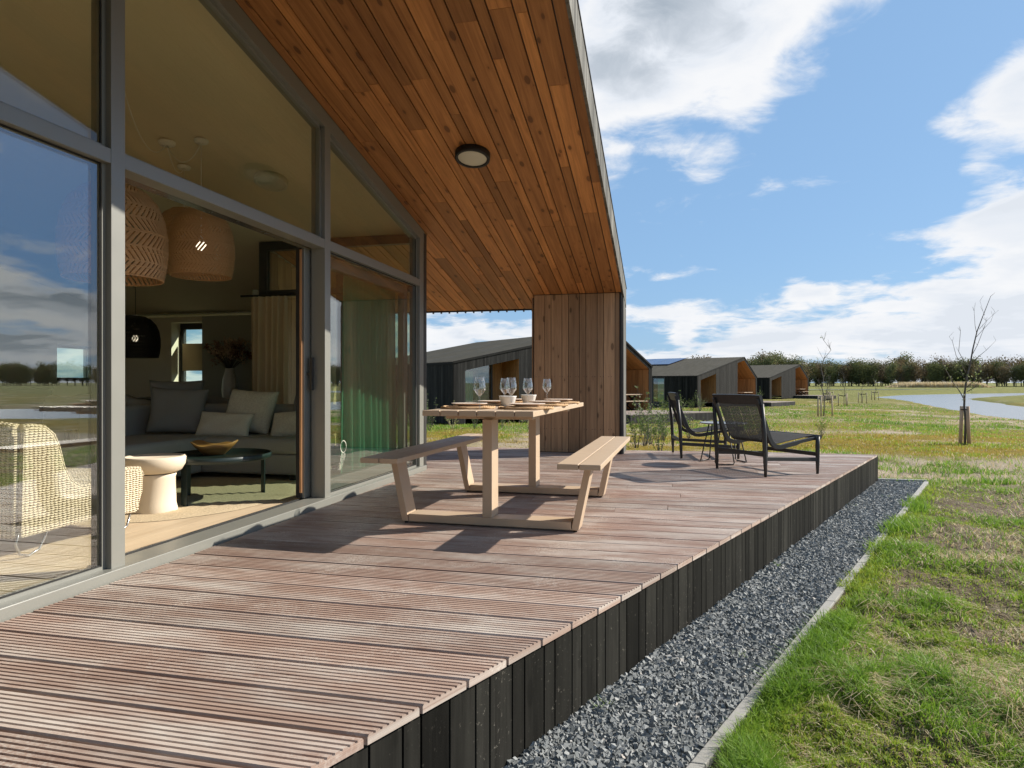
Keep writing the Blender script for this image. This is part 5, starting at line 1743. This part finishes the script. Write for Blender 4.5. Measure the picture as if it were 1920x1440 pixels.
    f.box(-.03, .03, V0, V0+.07, 0, 1.98); f.box(-.03, .03, V1-.07, V1, 0, 1.98); f.box(-.03, .03, V0+.07, V1-.07, 0, .08); f.box(-.03, .03, V0+.07, V1-.07, 1.9, 1.98)
    w = f.build('side_door', M['dark_frame'], H)
    g = MB(); g.box(-.012, .012, V0+.06, V1-.06, .07, 1.92); g.build('glass', M['pane_house'], w)
    c = MB(); c.grid([[(.16+.035*sin(i*1.0), V0+.02+.72*i/40, z) for z in (.05, 1.95)] for i in range(41)]); c.build('curtain', M['green_curtain'], w)
    # inside back of the window bay so that it does not look through the shell
    # roof
    mb = MB()
    n = int(LD/.13*4)
    for xa, xb in ((-.05, RS*LW), (RS*LW, LW+.05)):
        P = []
        for i in range(n+1):
            y = -.05+(LD+.1)*i/n; wv = .016*sin(2*pi*y/.13)
            P.append([(x, y, lz(x)+.045+wv) for x in (xa, (xa+xb)/2, xb)][::(1 if True else -1)])
        l = (xb-xa)
        mb.grid(P[::-1], uvs=lambda i, j: (l*j/2+xa, (n-i)*.0325), smooth=True, rnd=.4)
    mb.build('roof', M['roofing'], H)
    mb = MB()
    for xa, xb in ((-.03, RS*LW), (RS*LW, LW+.03)):
        A, B = Vector((xa, -.055, lz(xa)-.03)), Vector((xb, -.055, lz(xb)-.03))
        mb.hexa(A, (tuple(B-A), (0, .03, 0), (0, 0, .085)))
    mb.box(-.05, -.03, -.05, LD, EZ-.06, EZ+.02)
    mb.build('roof_trim', M['grey_front'], H)
    mb = MB()
    x0, x1 = RS*LW-3.4, RS*LW-.35
    for i in range(4):
        y = 5.2+i*1.55
        A = Vector((x0, y, lz(x0)+.12)); B = Vector((x1, y, lz(x1)+.12))
        mb.hexa(A, (tuple(B-A), (0, 1.5, 0), (0, 0, .035)))
    mb.build('solar_panels', M['solar'], H)
    mb = MB(); xx = B0+.9; mb.lathe([(.001, -.06), (.13, -.05), (.14, 0)], 20, (xx, 1.2, ptop(xx)-.002)); mb.build('porch_light', M['opal'], H)
    return H
M['grey_front'] = wood('silvered_charcoal_cladding', (0.034, 0.033, 0.031), (0.020, 0.0195, 0.018), 0.15, 0.75, 0.28, 30, ((0.050, 0.049, 0.046), 0.5), spec=0.06)
M['pane_house'] = glass('lodge_glazing', 0.12, (0.82, 0.92, 0.90))
def house_at(i):
    return (((-8.06, 24.4), 42.8, -.29), ((2.21, 51.88), 30.0, -.52), ((11.29, 79.69), 32.8, -.42))[i]
GRP = 'dark timber lodges along the pond'
lod = neighbour()
LAB = ['nearest dark timber lodge, partly hidden by the larch wall', 'dark timber lodge with solar panels behind the lounge chairs', 'farthest dark timber lodge in front of the woodland']
LODGES = []; NOSOLAR = []
for i in range(3):
    (x, y), az, z = house_at(i)
    rz = radians(90-az)
    if i == 0:
        lod.location = (x, y, z); lod.rotation_euler = (0, 0, rz); lod['label'] = LAB[0]; lod['group'] = GRP; L = lod
    else:
        L = dup(lod, (x, y, z), rz, LAB[i], GRP)
    LODGES.append((Vector((x, y, z)), rz))
    if i != 1:
        NOSOLAR.append(L)
for L in NOSOLAR:
    for ch in list(L.children):
        if ch.name.startswith('solar_panels'):
            bpy.data.objects.remove(ch)
def at_lodge(i, lx, ly, lz_=0.0):
    p, r = LODGES[i]
    return (p.x+lx*cos(r)-ly*sin(r), p.y+lx*sin(r)+ly*cos(r), p.z+lz_)
def small_deck():
    D = thing('lodge_deck', '', 'deck')
    mb = MB(); y = -3.0
    while y < 2.45:
        w = .142
        x0 = LW*.60 if y < 0 else LW*.645
        mb.box(x0, LW*(1.0 if y < 0 else .98)+max(0, -y*.25), y, y+w, -.03, 0, along='x'); y += .148
    mb.build('deck_boards', M['deck_grey'], D)
    mb = MB(); x = LW*.60
    while x < LW*1.0+.74:
        mb.hexa((x, -3.02, -.42), ((0, 0, .388), (.1, 0, 0), (0, .02, 0))); x += .105
    y = -3.0
    while y < 0:
        mb.hexa((LW*.60-.02, y, -.42), ((0, 0, .388), (0, .1, 0), (.02, 0, 0)))
        y += .105
    mb.build('skirt_boards', M['house_clad'], D)
    return D
M['deck_grey'] = wood('weathered_deck', (0.27, 0.22, 0.185), (0.19, 0.145, 0.12), 0, .8, .15, 30)
sd = small_deck()
DL = ['small deck in front of the nearest dark lodge', 'small deck in front of the lodge with solar panels', 'small deck in front of the farthest dark lodge']
for i in range(3):
    p, r = LODGES[i]
    if i == 0:
        sd.location = p; sd.rotation_euler = (0, 0, r); sd['label'] = DL[0]; sd['group'] = 'decks of the dark lodges'
    else:
        dup(sd, p, r, DL[i], 'decks of the dark lodges')
def far_table():
    T = thing('wooden_table', '', 'picnic table')
    mb = MB(); mb.box(-.85, .85, -.38, .38, .72, .76); mb.build('table_top', M['taupe'], T, bevel=.004)
    for s in (-1, 1):
        mb = MB(); mb.box(-.85, .85, s*.62-.14, s*.62+.14, .42, .455); mb.build('bench_seat', M['taupe'], T)
    for x in (-.55, .55):
        mb = MB()
        for s in (-1, 1):
            mb.bar((x, s*.68, 0.02), (x, -s*.25, .70), .08, .05); mb.bar((x, s*.05, .02), (x, s*.62, .415), .05, .05)
        mb.build('cross_legs', M['black_matt'], T)
    return T
ft = far_table()
FL = ['sand topped table in the larch porch of the nearest dark lodge', 'sand topped table in the porch of the lodge with solar panels', 'sand topped table in the porch of the farthest dark lodge']
for i in range(3):
    p, r = LODGES[i]; q = at_lodge(i, LW*.875, .5, .002)
    if i == 0:
        ft.location = q; ft.rotation_euler = (0, 0, r); ft['label'] = FL[0]; ft['group'] = 'tables in the lodge porches'
    else:
        dup(ft, q, r, FL[i], 'tables in the lodge porches')

# ------------------------------------------------------------------ trees and shrubs
def gz_(x, y):
    return float(terrain(np.array([x]), np.array([y]))[0])
def limb(mb, lf, p, d, L, r, depth, leafy, spread=.6, up=.25, leafsize=.03):
    pts = [p]; rad = [r]; n = 7; q = Vector(p); dd = Vector(d).normalized()
    for i in range(n):
        dd = (dd+Vector((random.gauss(0, .07), random.gauss(0, .07), up*.12+random.gauss(0, .04)))).normalized()
        q = q+dd*L/n; pts.append(q.copy()); rad.append(max(r*(1-.80*(i+1)/n), .0022))
    mb.tube(pts, rad, 6 if r > .012 else 4)
    if depth > 0:
        for k in range(random.randint(3, 4) if depth > 1 else random.randint(1, 3)):
            i = random.randint(2, n-1); a = random.random()*2*pi
            sd = dd.orthogonal().normalized(); sd2 = dd.cross(sd)
            nd = (dd*(1-.35*spread)+(sd*cos(a)+sd2*sin(a))*spread).normalized()
            limb(mb, lf, pts[i], nd, L*random.uniform(.35, .6), rad[i]*.6, depth-1, leafy, spread, up, leafsize)
    if lf is not None and random.random() < leafy:
        for i in range(2, n+1):
            for k in range(random.randint(1, 3)):
                c = pts[i]+Vector((random.gauss(0, .02), random.gauss(0, .02), random.gauss(0, .02)))
                u = Vector((random.gauss(0, 1), random.gauss(0, 1), random.gauss(0, .7))).normalized(); w = u.orthogonal().normalized()
                s = leafsize*random.uniform(.6, 1.2)
                lf.face([c, c+u*s*.5+w*s*.28, c+u*s, c+u*s*.5-w*s*.28], None, random.random())
def near_tree():
    x, y = 7.23, 18.65; z = gz_(x, y)
    T = thing('young_tree', 'young bare tree with a few pale leaves, tied to two brown stakes near the pond', 'tree', (x, y, z-.03))
    rt = Vector((CA, SA, 0)); fw = Vector((-SA, CA, 0))
    def P(a, b, c=0.0): return rt*a+fw*c+Vector((0, 0, b))
    mb = MB(); lf = MB()
    trunk = [(0, 0, 0), (.02, .6, 0), (.0, 1.0, .02), (.03, 1.3, .05), (.05, 1.7, 0), (.11, 2.0, -.03), (.20, 2.4, 0), (.34, 2.85, .05), (.52, 3.3, .06), (.72, 3.74, .1), (.83, 3.83, .1)]
    mb.tube([P(*p) for p in trunk], [.030, .028, .026, .025, .023, .020, .017, .013, .009, .005, .002], 8)
    br = [([(0, 1.12), (-.12, 1.35), (-.30, 1.62), (-.46, 1.95), (-.53, 2.08)], .013, 1), ([(.05, 1.78), (-.08, 1.98), (-.22, 2.25), (-.33, 2.6), (-.35, 2.72)], .009, 0), ([(.10, 2.0), (-.03, 2.1), (-.12, 2.35), (-.13, 2.85), (-.12, 2.95)], .009, 0),
          ([(.10, 1.98), (.30, 2.2), (.52, 2.38), (.78, 2.62)], .009, 0), ([(.15, 2.2), (.32, 2.5), (.44, 2.85), (.52, 3.1)], .008, 0), ([(.28, 2.7), (.45, 2.9), (.65, 3.1), (.72, 3.35)], .006, 0),
          ([(.36, 2.9), (.55, 3.1), (.70, 3.25)], .005, 0), ([(.30, 2.78), (.24, 3.0), (.22, 3.35), (.20, 3.45)], .006, 0), ([(.50, 3.25), (.44, 3.35), (.42, 3.62)], .004, 0),
          ([(.05, 1.45), (.22, 1.62), (.36, 1.82), (.45, 2.02)], .010, 2), ([(.06, 1.35), (.26, 1.45), (.40, 1.6), (.55, 1.7)], .009, 2), ([(.04, 1.6), (-.05, 1.75), (-.12, 1.95)], .007, 2), ([(.7, 2.2), (.85, 2.35), (.92, 2.5)], .004, 0)]
    br = br[:-1]
    for pts, r, leaf in br:
        q = [P(a, b, random.uniform(-.12, .12)*i/len(pts)) for i, (a, b) in enumerate(pts)]
        mb.tube(q, [max(r*(1-.75*i/(len(q)-1)), .0022) for i in range(len(q))], 6)
        for k in range(3):
            i = random.randint(1, len(q)-1); d = Vector((random.gauss(0, .5), random.gauss(0, .5), 1))
            mb.tube([q[i], q[i]+d*.07, q[i]+d*.12], [.003, .0025, .0018], 4)
        if leaf:
            for i in range(1, len(q)):
                for k in range(11 if leaf > 1 else 6):
                    t = random.random(); c = q[i-1].lerp(q[i], t)+Vector((random.gauss(0, .05), random.gauss(0, .05), random.gauss(0, .05)))
                    u = Vector((random.gauss(0, 1), random.gauss(0, 1), random.gauss(0, .7))).normalized(); w = u.orthogonal().normalized(); s = random.uniform(.04, .07)
                    lf.face([c, c+u*s*.5+w*s*.3, c+u*s, c+u*s*.5-w*s*.3], None, random.random())
    mb.build('trunk', M['bark'], T); lf.build('leaves', M['leaf_pale'], T)
    K = thing('tree_stakes', 'pair of brown round stakes holding the young tree near the pond', 'tree stakes', (x, y, z-.03))
    for a, b, c in ((-.085, -.055, .05), (.075, .045, -.06)):
        mb = MB(); mb.tube([P(a, -.1, c), P(b, .5, c), P(b*.8, .98, c)], [.044, .042, .039], 14); mb.build('stake', M['stake'], K)
    mb = MB(); mb.tube([P(.075*cos(t), .90, .075*sin(t)) for t in np.linspace(0, 2*pi, 25)[:-1]], .014, 6, closed=True); mb.build('tie', M['black_matt'], K)
near_tree()
def sapling():
    T = thing('young_tree', '', 'tree')
    mb = MB(); lf = MB()
    pts = [Vector((random.gauss(0, .03)*i, random.gauss(0, .03)*i, .5*i)) for i in range(9)]
    mb.tube(pts, [.032*(1-.09*i) for i in range(9)], 7)
    for i in range(2, 9):
        for k in range(4):
            a = random.random()*2*pi
            limb(mb, lf, pts[i].copy(), (cos(a)*.55, sin(a)*.55, 1), random.uniform(.5, 1.0)*(1.2-.08*i), .008, 1, .10, .5, .35, .05)
    mb.build('trunk', M['bark'], T); lf.build('leaves', M['leaf_pale'], T)
    return T
def tripod():
    K = thing('tree_stakes', '', 'tree stakes')
    for a in (0, 2.09, 4.19):
        mb = MB(); mb.tube([(cos(a)*.42, sin(a)*.42, -.1), (cos(a)*.40, sin(a)*.40, 1.05)], .042, 10); mb.build('stake', M['stake_pale'], K)
    mb = MB()
    for a in (0, 2.09, 4.19):
        mb.bar((cos(a)*.40, sin(a)*.40, .92), (.03*cos(a), .03*sin(a), .84), .01, .06)
    mb.build('tie_straps', M['black_matt'], K)
    return K
sap = sapling(); tri = tripod()
SP = [(16.5, 35.0, 'tall thin young tree with sparse twigs right of the lodges', 'pale stakes round the tall thin young tree right of the lodges', 1.0),
      (30.9, 57.0, 'small leafy young tree between the lodges and the woodland', 'pale stakes round the small leafy young tree', .78),
      (40.0, 72.0, 'young tree in front of the left end of the woodland', 'dark tied stakes at the left end of the woodland', .8),
      (34.6, 66.0, 'young tree right beside the farthest lodge deck', 'stakes beside the farthest lodge deck', .7),
      (31.0, 60.5, 'young tree just behind the small leafy one', 'stakes just behind the small leafy young tree', .7),
      (33.5, 63.0, 'short young tree at the near end of the pond', 'bare stakes at the near end of the pond', .55)]
SP[2] = (42.8, 78.0, *SP[2][2:]); 
SP[5] = (33.9, 64.0, *SP[5][2:])
SP[1] = (27.6, 55.0, *SP[1][2:]); SP[3] = (35.5, 74.0, *SP[3][2:]); SP[4] = (29.6, 62.0, *SP[4][2:])
for i, (xc, d, l1, l2, s) in enumerate(SP):
    x, y = cw(xc, d); z = gz_(x, y)
    if i == 0:
        sap.location = (x, y, z); tri.location = (x, y, z); sap['label'] = l1; tri['label'] = l2
        sap['group'] = 'young staked trees on the meadow'; tri['group'] = 'tree stakes on the meadow'
    else:
        dup(sap, (x, y, z), i*1.3, l1, None, (s, s, s*.95)); dup(tri, (x, y, z), i*.7, l2)
def shrub(kind):
    T = thing('young_shrub', '', 'shrub')
    mb = MB(); lf = MB()
    for k in range(9 if kind else 6):
        a = random.random()*2*pi; t = random.uniform(.15, .6)
        limb(mb, lf, Vector((cos(a)*.03, sin(a)*.03, 0)), (cos(a)*t, sin(a)*t, 1), random.uniform(.5, .95), .007, 1, 1.0 if kind else .55, .5, .2, .060 if kind else .045)
    mb.build('stems', M['bark'] if kind else M['pale_stem'], T); lf.build('leaves', M['leaf_dark'] if kind else M['leaf_pale'], T)
    return T
M['pale_stem'] = plain('pale_straw_stems', (.38, .33, .20), .8)
sh = [shrub(1), shrub(0)]
SHP = [(1, -3.35, 22.6, 1.1), (1, -2.0, 22.4, .9), (0, -2.75, 22.0, 1.0), (0, -1.3, 23.0, .8), (1, .10, 16.6, .85), (1, .5, 22.4, 1.1), (0, 1.1, 21.0, .9), (0, -.35, 23.5, .7),
       (0, 2.75, 14.6, 1.0), (0, 3.05, 15.2, 1.1), (0, 3.35, 16.0, .9), (1, 3.55, 17.5, .8), (0, 3.85, 17.0, .9), (0, 4.2, 18.4, 1.0), (0, 2.95, 13.2, .9), (0, 4.8, 18.0, .8),
       (0, 9.7, 38.0, 1.1), (0, 11.0, 40.5, 1.0), (0, 12.2, 43.0, 1.1), (1, 13.4, 47.0, 1.0), (0, 8.6, 37.0, 1.0), (0, 22.5, 62.0, 1.2), (0, 27.0, 72.0, 1.2), (0, 8.9, 19.0, .6), (0, 6.6, 17.5, .6)]
used = [False, False]
for i, (kd, xc, d, s) in enumerate(SHP):
    x, y = cw(xc, d); z = gz_(x, y)
    lab = 'small leafy green shrub planted in the grass near the dark lodges' if kd else 'thin straggly young shrub with pale stems and sparse leaves in the grass'
    g = 'young green shrubs by the lodges' if kd else 'straggly young shrubs on the meadow'
    if not used[kd]:
        used[kd] = True; o = sh[kd]; o.location = (x, y, z); o.scale = (s,)*3; o['label'] = lab; o['group'] = g
    else:
        dup(sh[kd], (x, y, z), i*2.1, lab, g, s)

def wood_tree(mat, Hh, R, base, n, dens):
    T = thing('woodland_tree', '', 'tree')
    mb = MB(); cr = MB()
    pts = [Vector((random.gauss(0, .1)*i*.4, random.gauss(0, .1)*i*.4, Hh*.115*i)) for i in range(9)]
    mb.tube(pts, [.20*(1-.105*i) for i in range(9)], 6)
    tips = []
    for i in range(2, 9):
        for k in range(4):
            a = random.random()*2*pi; L = R*random.uniform(.6, 1.1)*(1.1-.09*abs(i-5))
            d = Vector((cos(a), sin(a), random.uniform(.5, 1.3))).normalized()
            q = [pts[i], pts[i]+d*L*.5+Vector((0, 0, .1*L)), pts[i]+d*L+Vector((0, 0, .25*L))]
            mb.tube(q, [.07, .045, .02], 4); tips += [q[1], q[2], q[1].lerp(q[2], .5)]
    tips += pts[5:]
    for t in tips:
        cl = random.random()
        for k in range(n):
            c = t+Vector((random.gauss(0, .62), random.gauss(0, .62), random.gauss(0, .5)))*(R/2.4)
            if c.z < base: continue
            u = Vector((random.gauss(0, 1), random.gauss(0, 1), random.gauss(0, 1))).normalized(); w = u.orthogonal().normalized(); s = random.uniform(.14, .34)*dens
            cr.face([c-u*s, c+w*s*.7, c+u*s, c-w*s*.7], None, min(1, max(0, cl*.6+random.random()*.4)))
    mb.build('trunk', M['wood_bark'], T); cr.build('crown', mat, T)
    return T
M['wood_bark'] = plain('dark_woodland_bark', (.10, .088, .072), .9, 0, .25, 2)
WT = [(wood_tree(M['crown_brown'], 9.0, 3.1, 1.8, 15, 1.0), 'tall brown budding tree standing in the far woodland row'),
      (wood_tree(M['crown_olive'], 9.0, 3.2, 1.4, 18, 1.0), 'tall olive budding tree standing in the far woodland row'),
      (wood_tree(M['crown_brown'], 8.6, 2.4, 2.4, 11, .9), 'thin reddish brown tree standing in the far woodland row'),
      (wood_tree(M['crown_green'], 5.0, 2.6, .1, 24, 1.0), 'low dark green undergrowth tree at the foot of the woodland')]
uw = [False]*4
def plant(kd, xc, d, s, label=None, zoff=0):
    x, y = cw(xc, d); z = float(terrain(np.array([x]), np.array([y]), False)[0])-.15+zoff
    T, lab = WT[kd]
    if not uw[kd]:
        uw[kd] = True; T.location = (x, y, z); T.rotation_euler = (0, 0, random.random()*6); T.scale = (s,)*3; T['label'] = label or lab; T['group'] = 'far woodland trees'
    else:
        dup(T, (x, y, z), random.random()*6, label or lab, 'far woodland trees', (s*random.uniform(.9, 1.15), s*random.uniform(.9, 1.15), s))
big = None
# the row behind the pond, carried on to the right where the glass reflects it
a = radians(24.2)
while a < radians(68):
    D = 262/max(cos(a-radians(31)), .55)
    seen = a < radians(43) or a > radians(56)
    for lay in range((3 if a < radians(43) else 2) if seen else 1):
        r = D+lay*7+random.uniform(-3, 3)
        kd = random.choices((0, 1, 2), (.30, .48, .22))[0]
        aa = a+random.uniform(-.3, .3)*2.5/D
        plant(kd, sin(aa)*r, cos(aa)*r, random.uniform(.60, .84)*(1.0+.05*lay))
    if random.random() < .45:
        r = D+3
        plant(3, sin(a+.004)*r, cos(a+.004)*r, random.uniform(.55, .8))
    a += (random.uniform(1.75, 2.6) if seen else random.uniform(6, 8))/D
# one taller tree stands out of the row
x_, d_ = 154.5, 262.0
plant(1, x_, d_, 1.12, 'tallest rounded green tree rising above the woodland row')
plant(1, x_+2.6, d_+2, 1.0, 'second tallest tree, close beside the tallest in the woodland row')
# copse behind the lodges
for i in range(24):
    xc = 80+i*.95+random.uniform(-.5, .5)
    plant(random.choice((0, 1, 1)), xc, 232+random.uniform(-8, 8), random.uniform(.78, .9)*(.75+.45*sin(pi*(i+2)/27)), 'tree of the copse showing above the lodge roofs')
for i in range(4):
    plant(2, 50+i*2.2, 190+random.uniform(-8, 8), random.uniform(.80, .92), 'bare tree tip showing above the roof with solar panels')
